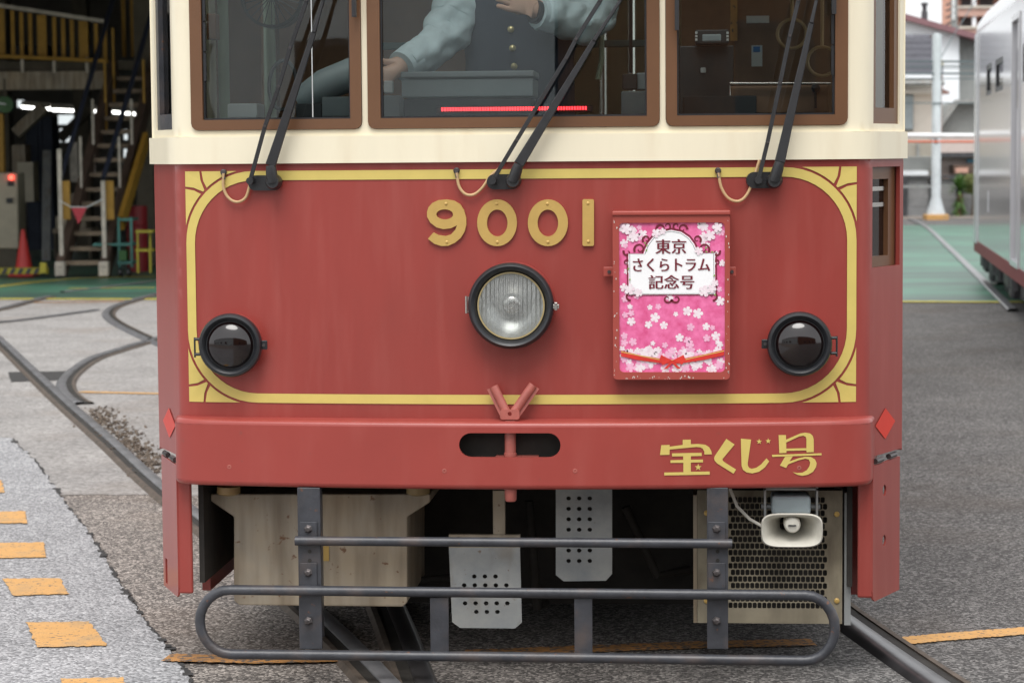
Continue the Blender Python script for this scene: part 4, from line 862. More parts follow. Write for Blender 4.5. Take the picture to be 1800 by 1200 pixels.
bo_ = bpy.data.objects.new('body', me); COL.objects.link(bo_); me.materials.append(M['skin']); bo_.parent = drv; bo_.matrix_parent_inverse = Matrix.Translation(-drv.location)
sm_ = bo_.modifiers.new('skin', 'SKIN'); sm_.use_smooth_shade = True
if not me.skin_vertices: me.skin_vertices.new()
for i, k in enumerate(ks): me.skin_vertices[0].data[i].radius = rad[k]; me.skin_vertices[0].data[i].use_root = (k == 'pel')
ss = bo_.modifiers.new('sub', 'SUBSURF'); ss.levels = 2; ss.render_levels = 2
def loft(secs, n=28):
    mb = MB()
    for c_, rx, ry in secs:
        for k in range(n): a = 2*math.pi*k/n; mb.v.append(Vector((c_[0]+rx*math.copysign(abs(math.cos(a))**.8, math.cos(a)), c_[1]+ry*math.copysign(abs(math.sin(a))**.8, math.sin(a)), c_[2])))
    for i in range(len(secs)-1):
        for k in range(n): mb.f.append((i*n+k, i*n+(k+1) % n, (i+1)*n+(k+1) % n, (i+1)*n+k))
    return mb
loft([((cxp, YD+.03, 1.52), .185, .135), ((cxp, YD+.03, 1.66), .175, .13), ((cxp, YD+.03, 1.8), .172, .13), ((cxp+.005, YD+.03, 1.95), .195, .145), ((cxp+.01, YD+.03, 2.08), .205, .14), ((cxp+.012, YD+.035, 2.17), .15, .11), ((cxp+.014, YD+.035, 2.21), .085, .085)]).build('vest', 'vest', drv, smooth=True)
def sleeve(a, b, c_, name):
    pts = []; rs = []; N = 70
    for k in range(N+1):
        t = k/N; q = nodes[a].lerp(nodes[b], t*2) if t < .5 else nodes[b].lerp(nodes[c_], (t-.5)*2*.93)
        q = q+(nodes[a]+nodes[c_]-2*nodes[b])*(.10*max(0, .15-abs(t-.5))/.15)
        pts.append(q); rs.append(.090*(1-t)+.052*t)
    mb = MB().tube(pts, rs, 40)
    for i, v in enumerate(mb.v):                  # cloth folds, tightest round the elbow
        c0 = pts[min(i//40, N)]; d = v-c0; t = (i//40)/N; e = math.exp(-((t-.55)/.2)**2)
        f = noise.noise(Vector((v.x*9+v.z*14, v.y*9, v.z*20-v.x*16)))*.016*(.5+e)+(abs(noise.noise(v*17))-.2)*.014
        mb.v[i] = v+d.normalized()*f
    return mb.build(name, 'shirt', drv, smooth=80)
for a in 'lr':
    o = sleeve('s'+a, 'e'+a, 'w'+a, 'sleeve'); q = nodes['e'+a].lerp(nodes['w'+a], .9); t_ = (nodes['w'+a]-nodes['e'+a]).normalized(); MB().tube([q-t_*.03, q+t_*.025], [.054, .050], 18).build('cuff', 'shirt', o, smooth=50)
t_ = (nodes['wr']-nodes['er']).normalized(); q = nodes['wr']+t_*.004; MB().tube([q-t_*.013, q+t_*.013], .037, 18).build('wristwatch', 'black', drv, smooth=40)
for y in (52, 85, 117):
    q = dp(898+(y-52)*.09, y, -.112); MB().lathe(q, AX, [(.0105, 0), (.0105, .003), (.006, .007), (0, .008)], 16).build('button', 'button', drv, smooth=True)
loft([((cxp+.02, YD+.03, 2.43), .088, .095), ((cxp+.02, YD+.02, 2.5), .09, .11), ((cxp+.02, YD+.02, 2.56), .07, .085), ((cxp+.02, YD+.02, 2.585), .02, .03)]).build('hair', 'hair', drv, smooth=True)
for sg in (-1, 1): MB().lathe((cxp+.02+sg*.032, YD-.088, 2.41), AX, [(.012, 0), (.009, .005), (0, .007)], 12).build('eye', 'hair', drv, smooth=True)
MB().tube([(cxp+.02, YD-.085, 2.42), (cxp+.02, YD-.115, 2.375), (cxp+.02, YD-.09, 2.365)], [.008, .014, .008], 10).build('nose', 'skin', drv, smooth=True)
MB().tube([(cxp-.005, YD-.085, 2.335), (cxp+.02, YD-.093, 2.333), (cxp+.045, YD-.085, 2.335)], .006, 8).build('mouth', mat('lip', (.35, .13, .11), .5), drv, smooth=True)
for sg in (-1, 1): loft([((nodes['hip'+'lr'[sg > 0]].x, YD+.04, .82), .075, .085), ((nodes['hip'+'lr'[sg > 0]].x, YD+.03, 1.18), .09, .1), ((nodes['hip'+'lr'[sg > 0]].x*.9+cxp*.1, YD+.04, 1.6), .11, .13)]).build('trouser_leg', 'trouser', drv, smooth=True)

# ------------------------------------------------------------------ helpers for things placed by depth
hr = Vector((rt0.x, rt0.y, 0)).normalized(); hf = Vector((-hr.y, hr.x, 0)); UZ = Vector((0, 0, 1))
def cb(mb, x0, y0, x1, y1, D, dep):             # box facing the street from a pixel rectangle at depth D
    a = P((x0+x1)/2, y0, D); b = P((x0+x1)/2, y1, D); w = abs(x1-x0)/FPX*D
    c = Vector((a.x, a.y, (a.z+b.z)/2))+hf*dep/2; return mb.obox(c, hr, hf, UZ, w/2, dep/2, abs(a.z-b.z)/2)
def base(px, py, D): q = P(px, py, D); return (q.x, q.y, 0)
def cbar(mb, p, q, D0, D1, w, d=None): return mb.bar(P(*p, D0), P(*q, D1), w, d or w, hr)

# ------------------------------------------------------------------ the second tram, right
M['silver'] = mat('silver_grey_tram_paint', (.31, .30, .325), .10, metal=.55, var=.03, vs=2, coat=.6)
M['silver2'] = mat('white_tram_paint', (.55, .55, .58), .2, var=.03, coat=.3)
M['maroonp'] = mat('maroon_tram_stripe', (.22, .045, .05), .6, var=.05)
M['blackglass'] = mat('black_window_glass', (.01, .01, .012), .05, var=.1)
M['gear'] = mat('grey_running_gear', (.06, .06, .065), .55, var=.4, vs=9)
F0 = P(1712, 497, 27.5); F0.z = 0; da = R(3.5); dr = Vector((math.sin(da), math.cos(da), 0)); dn = Vector((dr.y, -dr.x, 0))   # dn points to the right
tb2 = thing('tram', 'silver grey tram with a maroon skirt parked on the next track', 'tram', F0)
def SB(px, py):                                 # pixel on the visible side -> (distance from the far end towards the camera, height)
    d = ray(px, py); n = dn; k = (F0-CAM).dot(n)/d.dot(n); w = CAM+d*k; return (-(w-F0).dot(dr), w.z)
fb = lambda s, z, o: F0-dr*s+dn*o+UZ*z
zs = SB(1714, 441)[1]; zt = SB(1716, 62)[1]; LB = 12.
q = lambda a, b, c_, d_: (lambda A, B: rect(A[0], min(A[1], B[1]), B[0], max(A[1], B[1])))(SB(a, b), SB(c_, d_))
w1_ = (SB(1734, 140)[0], SB(1743, 140)[0]); w2_ = (SB(1750, 140)[0], SB(1763, 140)[0]); zw0, zw1 = SB(1739, 167)[1], SB(1739, 113)[1]
d0, d1 = SB(1779, 200)[0], SB(1792, 200)[0]
hol = [rect(w1_[0], zw0, w1_[1], zw1), rect(w2_[0], zw0, w2_[1], zw1), rect(d0, zs+.12, d0+.95, zt-.12)]
hol += [rect(x, zw0, x+1.3, zw1) for x in (7.2, 8.9)]+[rect(10.4, zs+.12, 11.3, zt-.12)]
plate(MB(), [rect(0, zs+.1, LB, zt)]+hol, fb, 0, .05, 4, grid=False).build('side_panel', 'silver', tb2)
plate(MB(), [rect(0, zs, LB, zs+.13)], fb, -.004, .05, 4, grid=False).build('skirt_stripe', 'maroonp', tb2)
for h in hol:
    isd = h[0][1] < zw0-.3
    fr = plate(MB(), [h, rect(h[0][0]+.05, h[0][1]+.05, h[2][0]-.05, h[2][1]-.05)], fb, -.012 if isd else .006, .04, 4, grid=False).build('door_frame' if isd else 'window_frame', 'silver2' if isd else 'black', tb2)
    plate(MB(), [rect(h[0][0]+.04, h[0][1]+.04, h[2][0]-.04, h[2][1]-.04)], fb, .02, .03, 4, grid=False).build('door_leaf' if isd else 'pane', 'silver' if isd else 'blackglass', fr)
    if isd: plate(MB(), [rect(h[0][0]+.2, zw0-.2, h[2][0]-.2, zw1)], fb, .016, None, 4, grid=False).build('door_glass', 'blackglass', fr)
x = SB(1719, 300)[0]; plate(MB(), [rect(-.01, zs+.1, x, zt)], fb, -.012, .06, 4, grid=False).build('corner_post', 'silver2', tb2)
a = SB(1736, 352); plate(MB(), [rect(a[0], a[1]-.12, a[0]+.12, a[1]+.10)], fb, -.006, .0, 4, grid=False).build('access_hatch', 'silver2', tb2)
mb = MB(); pr = [(0, zt), (.02, zt+.12), (.12, zt+.26), (.4, zt+.38), (1.1, zt+.43), (1.8, zt+.38), (2.08, zt+.26), (2.18, zt+.12), (2.2, zt), (2.2, zs), (0.06, zs)]
mb.prism([fb(0, z, o) for o, z in pr], -dr*LB); mb2 = MB(); n = len(pr)
mb2.add([fb(s, z, o) for s in (0, LB) for o, z in pr], [(i, i+1, n+i+1, n+i) for i in range(n-2)]+[tuple(range(n)), tuple(range(n, 2*n))])
mb2.build('body_shell', 'silver2', tb2, smooth=40)
MB().box((0, 0, 0), (0, 0, 0)).v
for s in (.9, 2.5, 5.4, 7.0):
    wl = MB().lathe(fb(s, .33, .2), dn, [(.05, 0), (.1, -.03), (.24, -.02), (.26, 0), (.33, 0), (.33, .08), (.05, .08)], 24).build('wheel', 'gear', tb2, smooth=40)
    MB().obox(fb(s, .36, .12), dr, dn, UZ, .16, .08, .16).build('axle_box', 'gear', wl, bevel=.03)
    MB().tube([fb(s-.2, .2, .1), fb(s-.2, .5, .1)], .07, 12).build('spring', 'gear', wl); MB().tube([fb(s+.2, .2, .1), fb(s+.2, .5, .1)], .07, 12).build('spring', 'gear', wl)
MB().obox(fb(2.5, .42, .16), dr, dn, UZ, 1.5, .06, .07).build('bogie_frame', 'gear', tb2, bevel=.02); MB().obox(fb(9.5, .42, .16), dr, dn, UZ, 1.5, .06, .07).build('bogie_frame', 'gear', tb2, bevel=.02)
MB().obox(fb(.35, .22, .3), dr, dn, UZ, .12, .2, .05).build('life_guard', 'gear', tb2, bevel=.01); MB().obox(fb(.5, .42, .4), dr, dn, UZ, .3, .25, .15).build('end_gear', 'gear', tb2, bevel=.03)
MB().obox(fb(5.6, .42, .4), dr, dn, UZ, .9, .3, .14).build('equipment_case', 'gear', tb2, bevel=.03); MB().obox(fb(6, .5, 1.1), dr, dn, UZ, 5.9, .8, .1).build('underframe', 'dark', tb2)

for s, o, w, h_, z in ((.25, .1, .2, .16, .3), (.8, .06, .25, .14, .28), (1.2, .1, .12, .2, .25), (2.1, .05, .2, .1, .24), (2.7, .08, .16, .18, .3), (4.2, .08, .4, .14, .3), (5.0, .06, .2, .18, .28), (6.6, .08, .5, .15, .3), (7.6, .1, .3, .17, .28)):
    MB().obox(fb(s, z, o+.12), dr, dn, UZ, w, .12, h_).build('equipment_case', 'gear', tb2, bevel=.03)

# ------------------------------------------------------------------ tram depot on the left
M['shedsteel'] = mat('depot_steel', (.10, .085, .06), .7, var=.3, vs=3); M['shedwall'] = mat('depot_wall_sheet', (.16, .15, .13), .8, var=.2, vs=2)
M['rustbrown'] = mat('rusty_brown_stringer', (.085, .055, .04), .7, var=.3, vs=6); M['handrail'] = mat('navy_handrail', (.03, .035, .055), .4)
M['yelbar'] = mat('yellow_railing_paint', (.40, .22, .03), .6, var=.2, vs=6); M['tread'] = mat('worn_tread', (.26, .20, .14), .7, var=.3, vs=8)
M['paint_w'] = mat('chipped_white_paint', (.55, .5, .43), .6, var=.25, vs=10); M['beige'] = mat('beige_cabinet', (.50, .45, .34), .5, var=.1)
M['conered'] = mat('red_cone_plastic', (.52, .035, .03), .45, var=.08); M['lit'] = mat('lit_tube', (.9, .9, .88), .5, emit=((1, 1, .96), 3.5)); M['greenlamp'] = mat('green_signal_face', (.025, .11, .02), .3)
M['teal'] = mat('teal_trolley', (.07, .24, .21), .5, var=.1); M['brightyel'] = mat('bright_yellow', (.42, .36, .03), .5, var=.1)
dep = thing('depot_building', 'dark open tram shed with steel frame behind the apron', 'building', (-10, 20, 0))
def dpart(mb, name, m, parent=dep, **k): return mb.build(name, m, parent, **k)
dpart(MB().box((-26, 18.7, 6.2), (-2.6, 48, 6.4)), 'roof', 'shedsteel'); dpart(MB().box((-26.2, 18.7, 0), (-26, 48, 6.2)), 'wall', 'shedwall'); dpart(MB().box((-2.8, 22, 0), (-2.6, 48, 6.2)), 'wall', 'shedwall')
dpart(MB().box((-26, 18.6, 3.35), (-2.6, 18.75, 6.6)), 'shading_fascia', 'shedwall')  # out of view, brought down low to keep sky light off the gallery
yb = 44.; bw = MB(); rw = []
def onback(px, py): d = ray(px, py); k = (yb-CAM.y)/d.y; w = CAM+d*k; return (w.x, w.z)
for a in ((28, 176, 42, 189), (100, 202, 135, 219), (103, 226, 137, 250), (216, 228, 224, 246), (216, 262, 224, 292), (244, 285, 252, 322), (-60, 176, -10, 190)):
    A, B = onback(a[0], a[3]), onback(a[2], a[1]); rw.append(rect(A[0], A[1], B[0], B[1]))
plate(bw, [rect(-26, 0, -2.6, 6.2)]+rw, lambda s, z, o: Vector((s, yb+o, z)), 0, .12, 50, grid=False); dpart(bw, 'back_wall', 'shedwall')
M['frost'] = glass('depot_pane', (.85, .9, .9), 1.4)
for r_ in rw: dpart(plate(MB(), [r_], lambda s, z, o: Vector((s, yb+.06+o, z)), 0, None, 50, grid=False), 'window_pane', 'frost')
for px, D in ((12, 36), (152, 38), (262, 33), (-70, 30)): b = base(px, 480, D); dpart(MB().box((b[0]-.12, b[1]-.12, 0), (b[0]+.12, b[1]+.12, 6.2)), 'column', 'shedsteel')
dpart(cbar(MB(), (28, 235), (78, 188), 35, 35, .16), 'brace', 'rust'); dpart(cbar(MB(), (105, 245), (160, 190), 37, 37, .14), 'brace', 'shedsteel')
# mezzanine gallery with yellow railings
mz = thing('gallery', 'raised steel walkway with yellow barred railing inside the shed', 'walkway', base(60, 480, 32.5))
g_ = MB(); cb(g_, -160, 126, 186, 158, 32.5, .25); g_.build('beam', 'rust', mz)
g_ = MB(); cb(g_, -160, 108, 286, 124, 32.6, 3.); g_.build('deck', 'shedsteel', mz)
cbar(MB(), (-160, -14), (182, 38), 32.4, 32.4, .05).build('top_rail', 'paint_w', mz); cbar(MB(), (-160, 92), (190, 108), 32.4, 32.4, .05).build('lower_rail', 'yelbar', mz)
x = -40; i = 0
while x < 184:
    yt = -14+(x+160)*52/342; yb_ = 92+(x+160)*16/350; w = 16 if i % 4 == 2 else 6.5
    g_ = MB(); cb(g_, x, yt+6, x+w, yb_-2, 32.45, .03); g_.build('railing_bar', 'yelbar', mz); x += w+(9 if w < 10 else 11); i += 1
for x in (36, 92, 150): g_ = MB(); cb(g_, x, 102, x+5, 128, 32.42, .05); g_.build('bracket', 'paint_w', mz)
for k, x in enumerate((212, 228, 244, 258)): g_ = MB(); cb(g_, x, -20, x+7, 100, 33.6, .04); g_.build('railing_bar', 'yelbar', mz)
for x in (20, 60, 100, 140): g_ = MB(); cb(g_, x, 80, x+24, 106, 33.4, .4); g_.build('stored_crate', 'darkgrey', mz)
# staircase
st = thing('staircase', 'steep open steel stair with worn treads and navy handrails', 'stairs', base(145, 480, 29.7))
ty = [462, 437, 410, 384, 358, 333, 307, 281, 256, 232, 208, 184, 160, 138]
D_of = lambda k: 29.7+k*.21
for k, y in enumerate(ty):
    xl = 112+(205-112)*k/13; g_ = MB(); cb(g_, xl, y-3.5, xl+61, y+4, D_of(k), .2); g_.build('tread', 'tread', st)
for dx0, dx1, nm in ((-3, -3, 0), (74, 66, 1)): MB().bar(P(112+dx0-4, 484, 29.6), P(205+dx1, 118, D_of(14)), .10, .28, hr).build('stringer', 'rustbrown', st)
MB().bar(P(213, 392, 29.9), P(257, 245, 31.4), .06, .22, hr).build('yellow_guard', 'yelbar', st)
MB().tube([P(106, 316, 29.6), P(155, 150, 30.9), P(202, -12, 32.2)], .032, 10).build('handrail', 'handrail', st, smooth=True); MB().tube([P(182, 312, 29.6), P(230, 150, 30.9), P(276, -12, 32.2)], .032, 10).build('handrail', 'handrail', st, smooth=True)
for x, y0 in ((103, 262), (180, 318)): g_ = MB(); cb(g_, x-3, y0, x+4, 482, 29.55, .05); g_.build('newel_post', 'paint_w', st); g_ = MB(); cb(g_, x-7, 460, x+9, 485, 29.5, .14); g_.build('post_foot', 'paint_w', st)
for x in (107, 184): g_ = MB(); cb(g_, x, 318, x+15, 386, 29.62, .03); g_.build('yellow_plate', 'yelbar', st)
for k, y in ((4, 300), (7, 235), (10, 165), (12, 110)):
    for dx in (-2, 66): xl = 112+93*k/13+dx; g_ = MB(); cb(g_, xl, y-60, xl+4, y+70, D_of(k), .04); g_.build('baluster', 'paint_w' if k < 9 else 'yelbar', st)
fl = thing('warning_flag', 'small red triangular pennant hung across the stair', 'flag', base(138, 480, 29.5)); v = [P(125, 364, 29.45), P(153, 364, 29.45), P(138, 394, 29.45)]
MB().prism(v, hf*.01).build('pennant', mat('red_pennant', (.5, .04, .06), .6), fl); MB().tube([P(104, 352, 29.45), P(125, 364, 29.45), P(153, 364, 29.45), P(181, 350, 29.45)], .008, 6).build('cord', 'white', fl)
def cone(px, py, D, label, s=1.):
    q = P(px, py, D); t = thing('traffic_cone', label, 'cone', (q.x, q.y, 0)); g_ = MB().lathe((q.x, q.y, 0), UZ, [(.15*s, .03), (.14*s, .05), (.028*s, .68*s), (.02*s, .70*s), (0, .705*s)], 24); g_.build('cone_body', 'conered', t, smooth=50)
    MB().box((q.x-.19*s, q.y-.19*s, 0.006), (q.x+.19*s, q.y+.19*s, .035)).build('cone_base', 'conered', t, bevel=.01)
cone(42, 472, 30, 'tall red traffic cone standing on the green floor', .85)
bs_ = thing('striped_kerb_bar', 'low yellow and black striped bar beside the red cone', 'barrier', base(30, 482, 29.4)); g_ = MB(); cb(g_, -30, 471, 82, 482, 29.4, .12); g_.build('bar', 'brightyel', bs_)
for k in range(8): x = -26+k*14; v = [P(x, 481.5, 29.39), P(x+7, 481.5, 29.39), P(x+12, 471.5, 29.39), P(x+5, 471.5, 29.39)]; MB().prism(v, hf*.008).build('stripe', 'black', bs_)
g_ = MB(); cb(g_, 70, 462, 80, 480, 29.3, .1); g_.build('end_stop', 'brightyel', bs_)
cab = thing('control_cabinet', 'beige control cabinet with a small red lamp', 'cabinet', base(8, 470, 31.5)); g_ = MB(); cb(g_, -34, 304, 30, 438, 31.5, .5); g_.build('cabinet_body', 'beige', cab, bevel=.02)
g_ = MB(); cb(g_, -34, 438, 30, 474, 31.5, .5); g_.build('plinth', 'shedsteel', cab); q = P(20, 312, 31.48); MB().lathe(q, -hf, [(.03, 0), (.03, .03), (0, .05)], 12).build('lamp', mat('red_lamp', (.6, .02, .02), .3, emit=((1, .08, .05), 3)), cab)
for x, y in ((18, 322), (16, 352)): g_ = MB(); cb(g_, x-5, y-4, x+6, y+5, 31.49, .02); g_.build('switch', 'darkgrey', cab)
sg_ = thing('signal_lamp', 'round green indicator hung below the gallery', 'lamp', (P(10, 184, 32).x, P(10, 184, 32).y, P(10, 184, 32).z)); q = P(9, 184, 32)
MB().lathe(q, -hf, [(.12, -.1), (.125, 0), (.115, .02)], 28).build('casing', 'black', sg_, smooth=True); MB().lathe(q, -hf, [(.115, .01), (0, .02)], 28).build('face', 'greenlamp', sg_); MB().bar(q+hr*.02-hf*.03, q+hr*.02+hr*-.1+UZ*.02-hf*.03, .02, .004, UZ).build('pointer', 'white', sg_)
MB().tube([q+UZ*.1, q+UZ*.35], .015, 8).build('hanger', 'shedsteel', sg_)
for a, b in (((38, 187), (88, 191)), ((92, 192), (135, 194)), ((138, 193), (172, 195)), ((198, 196), (246, 200)), ((-60, 180), (10, 184))):
    t = thing('tube_light', 'lit white fluorescent tube inside the shed', 'light', tuple(P(*a, 40)), 'fluorescent tubes in the shed'); MB().tube([P(*a, 40), P(*b, 40)], .035, 8).build('tube', 'lit', t); cbar(MB(), (a[0], a[1]-5), (b[0], b[1]-5), 40, 40, .08).build('fitting', 'paint_w', t)
lk = thing('locker', 'tall dark lockers standing at the back of the shed', 'locker', base(75, 470, 36))
for x0, x1 in ((44, 66), (66, 74), (74, 92)): g_ = MB(); cb(g_, x0, 205, x1-1, 440, 36, .5); g_.build('locker_door', 'vest', lk)
pi_ = thing('pipe_bundle', 'grey upright pipes leaning beside the lockers', 'pipes', base(78, 470, 34.5))
for x in (76, 81, 86): MB().tube([P(x, 470, 34.5), P(x+2, 265, 34.9)], .022, 8).build('pipe', 'zinc', pi_)
ck = thing('work_bench', 'cluttered bench with boxes behind the stair', 'bench', base(125, 460, 35)); g_ = MB(); cb(g_, 92, 402, 160, 410, 35, .7); g_.build('top', 'rust', ck)
for x in (94, 155): g_ = MB(); cb(g_, x, 410, x+5, 466, 35, .6); g_.build('leg', 'shedsteel', ck)
for x0, y0, x1, m in ((98, 380, 118, 'beige'), (122, 250, 136, 'paint_w'), (122, 340, 150, 'rust'), (20, 255, 44, 'rust'), (30, 285, 58, 'beige')):
    g_ = MB(); cb(g_, x0, y0, x1, 402 if y0 > 300 else y0+70, 35.2, .4); bx_ = g_.build('box', m, ck) if y0 > 300 else tag(g_.build('wall_box', m), {122: 'pale tall box on the wall behind the stair', 20: 'rusty box fixed beside the brace', 30: 'beige box under the rusty box'}[x0], 'box')
tr_ = thing('trolley', 'teal tubular trolley on castors beside the stair', 'trolley', base(218, 480, 29.8))
for x in (206, 228): g_ = MB(); cb(g_, x, 382, x+4, 470, 29.8, .04); g_.build('upright', 'teal', tr_)
for y in (384, 428, 460): g_ = MB(); cb(g_, 163 if y > 400 and y < 440 else 206, y, 232, y+4, 29.8, .5); g_.build('shelf', 'teal', tr_)
for x in (212, 226): q = P(x, 476, 29.7); MB().lathe((q.x-.02, q.y, .06), hr, [(.01, 0), (.06, 0), (.06, .04), (.01, .04)], 16).build('castor', 'black', tr_)
g_ = MB(); cb(g_, 209, 440, 222, 458, 29.75, .2); g_.build('green_carton', 'greenlamp', tr_)
t = thing('steel_drum', 'dark red drum beside the yellow stand', 'drum', base(241, 470, 31)); q = P(241, 430, 31); MB().lathe((q.x, q.y, 0), UZ, [(.14, .006), (.14, .3), (.15, .31), (.14, .32), (.14, .6), (.15, .61), (.14, .62), (.14, .86), (0, .86)], 24).build('drum_body', mat('dark_red_drum', (.25, .02, .025), .5), t, smooth=30)
ys = thing('step_stand', 'bright yellow step stand near the tram', 'stand', base(250, 480, 29.5))
for x in (240, 262): g_ = MB(); cb(g_, x, 404, x+3, 480, 29.6, .03); g_.build('leg', 'brightyel', ys); g_ = MB(); cb(g_, x, 440, x+3, 480, 29.3, .03); g_.build('leg', 'brightyel', ys)
for y in (405, 438): g_ = MB(); cb(g_, 238, y, 268, y+4, 29.4, .25); g_.build('step', 'brightyel', ys)
yp = thing('yellow_column_guard', 'yellow padded post at the shed entrance', 'post', base(2, 300, 31)); g_ = MB(); cb(g_, -8, 200, 5, 303, 32, .1); g_.build('pad', 'yelbar', yp)

# ------------------------------------------------------------------ yard edge, pole, plants and houses on the right
M['block'] = mat('grey_block_wall', (.30, .30, .30), .8, var=.12, vs=4); M['kerb'] = mat('kerb_concrete', (.36, .31, .27), .8, var=.15, vs=5); M['render_'] = mat('cream_render', (.80, .74, .66), .8, var=.05, vs=2)
M['whitewall'] = mat('white_cladding', (.80, .83, .86), .7, var=.03); M['roofedge'] = mat('maroon_roof_edge', (.20, .10, .11), .6, var=.1); M['tile'] = mat('grey_roof_tile', (.13, .13, .15), .8, var=.2, vs=6)
M['corr'] = mat('grey_corrugated_sheet', (.27, .28, .27), .6, var=.1, vs=3); M['salmon'] = mat('salmon_facade', (.58, .34, .26), .8, var=.08); M['conc'] = mat('white_concrete_pole', (.58, .62, .64), .6, var=.12, vs=5)
M['cable'] = mat('grey_cable', (.10, .13, .14), .6); M['orangep'] = mat('orange_pipe', (.60, .12, .05), .5); M['yucca'] = mat('yucca_leaf', (.075, .16, .03), .5, var=.35, vs=9); M['bushm'] = mat('bush_leaf', (.13, .15, .035), .6, var=.4, vs=9)
M['stalk'] = mat('brown_stalk', (.12, .08, .045), .8, var=.3)
kb = MB(); cb(kb, 1380, 381, 1900, 390, 52.5, .4); struct(kb.build('kerb', 'kerb'), 'low concrete kerb in front of the block wall')
wl = thing('boundary_wall', 'grey panelled block wall with dark posts behind the pole', 'wall', base(1650, 385, 53.5))
for k in range(9):
    x = 1440+k*48
    for y0, y1 in ((314, 329), (330, 346), (347, 363), (364, 383)): g_ = MB(); cb(g_, x+1, y0, x+47, y1, 53.5, .12); g_.build('panel', 'block', wl)
    g_ = MB(); cb(g_, x-4+8, 312, x+4+8, 383, 53.35, .1); g_.build('post', 'gear', wl)
g_ = MB(); cb(g_, 1440, 309, 1880, 313.5, 53.4, .3); g_.build('coping', 'gear', wl); cbar(MB(), (1440, 328), (1880, 328), 53.2, 53.2, .06).build('pipe', 'zinc', wl)
pp = thing('utility_pole', 'white concrete pole with flared yellow painted foot', 'pole', base(1645, 388, 51.5)); q = P(1645, 388, 51.5)
z = lambda y: P(1645, y, 51.5).z
MB().lathe((q.x, q.y, 0), UZ, [(.20, z(377)), (.19, z(372)), (.10, z(346)), (.10, z(62)), (.0, z(60))], 20).build('shaft', 'conc', pp, smooth=40); MB().obox((q.x, q.y, z(383)), hr, hf, UZ, .24, .24, .08).build('foot', 'orange', pp, bevel=.02)
g_ = MB(); cb(g_, 1640, 152, 1651, 175, 51.3, .14); g_.build('junction_box', 'corr', pp); g_ = MB(); cb(g_, 1636, 63, 1654, 66, 51.4, .1); g_.build('cap', 'stalk', pp)
for y in (78, 86, 96): g_ = MB(); cb(g_, 1643, y-3, 1653, y+4, 51.3, .14); g_.build('insulator', 'beige', pp)
q = P(1649, 112, 51.3); MB().lathe(q, -hf, [(.02, 0), (.11, .02), (.11, .1), (0, .12)], 18).build('lamp', 'beige', pp, smooth=40)
for y, w in ((109, .05), (117, .035), (121, .02), (130, .05), (139, .025), (182, .03)):
    tag(cbar(MB(), (1480, y-1), (1800, y), 51.2, 51.2, w*.8).build('overhead_cable', 'cable'), 'thin overhead cable strung past the white pole', 'cable', 'cables strung past the white pole')
tag(MB().tube([P(1655, 100, 51.4), P(1676, 62, 52), P(1716, 0, 53)], .012, 6).build('overhead_cable', 'cable'), 'stay cable rising from the white pole towards the apartments', 'cable')
t = thing('pipe_bridge', 'white pipe and orange pipe running level across the houses', 'pipe', base(1650, 245, 50)); MB().tube([P(1380, 237, 50.5), P(1900, 240, 50.5)], .055, 12).build('white_pipe', mat('white_pipe_paint', (.78, .79, .8), .4), t, smooth=True); MB().tube([P(1380, 248.5, 50.4), P(1900, 250, 50.4)], .022, 10).build('orange_pipe', 'orangep', t)
for x in (1450, 1645, 1840): cbar(MB(), (x, 234), (x, 254), 50.6, 50.6, .05).build('hanger', 'zinc', t)
for x in (1450, 1840): q = P(x, 240, 50.7); MB().tube([(q.x, q.y, 0), q], .05, 10).build('support', 'zinc', t)
# house with grey tiled roof
ha = thing('tiled_house', 'cream house with a grey tiled roof behind the white pole', 'house', base(1600, 385, 57))
g_ = MB(); cb(g_, 1380, 140, 1656, 330, 57.5, 6); g_.build('wall', 'render_', ha)
g_ = MB(); cb(g_, 1380, 160, 1664, 165.5, 57.25, .3); g_.build('lower_eave', 'render_', ha)
tl = MB(); ridge = P(1500, 70, 60.5); eave = P(1500, 138, 56.6); x0 = P(1380, 100, 57).x; L = 276/FPX*58; nc = 52; nr = 6
for j in range(nr):
    for i in range(nc*4+1):
        u = i/(nc*4)*L-L*.435; a = j/nr; b_ = (j+1)/nr; h_ = .05*abs(math.sin(math.pi*i/4)); 
        for k in (a, b_): c_ = ridge.lerp(eave, k); lift = h_+(.05 if k == b_ else 0); tl.v.append(Vector((c_.x, c_.y, c_.z))+hr*u+UZ*lift)
    o = j*(nc*4+1)*2; tl.f += [(o+2*i, o+2*i+2, o+2*i+3, o+2*i+1) for i in range(nc*4)]
    if j: p_ = o-(nc*4+1)*2; tl.f += [(p_+2*i+1, p_+2*i+3, o+2*i+2, o+2*i) for i in range(nc*4)]
rf_ = tl.build('roof', 'tile', ha, smooth=60); rf_['kind'] = 'stuff'
MB().tube([ridge+hr*(-L*.435), ridge+hr*(L*.565)], .13, 12).build('ridge', 'tile', ha, smooth=True); MB().tube([eave+hr*(-L*.435)-UZ*.12, eave+hr*(L*.565)-UZ*.12], .06, 8).build('gutter', 'zinc', ha)
for x0_, x1_ in ((1560, 1606), (1480, 1530)):
    g_ = MB(); cb(g_, x0_, 166, x1_, 230, 57.4, .1); wn = g_.build('window', 'zinc', ha)
    for k in (0, 1): w_ = (x1_-x0_)/2; g_ = MB(); cb(g_, x0_+k*w_+2, 169, x0_+(k+1)*w_-1, 227, 57.35, .06); g_.build('pane', mat('far_pane', (.35, .40, .42), .15, var=.1), wn)
MB().tube([P(1654, 132, 57.2), P(1654, 158, 57.2), P(1666, 163, 57), P(1652, 166, 57), P(1652, 300, 57.2)], .045, 8).build('downpipe', mat('pinkish_pipe', (.35, .2, .17), .5), ha)
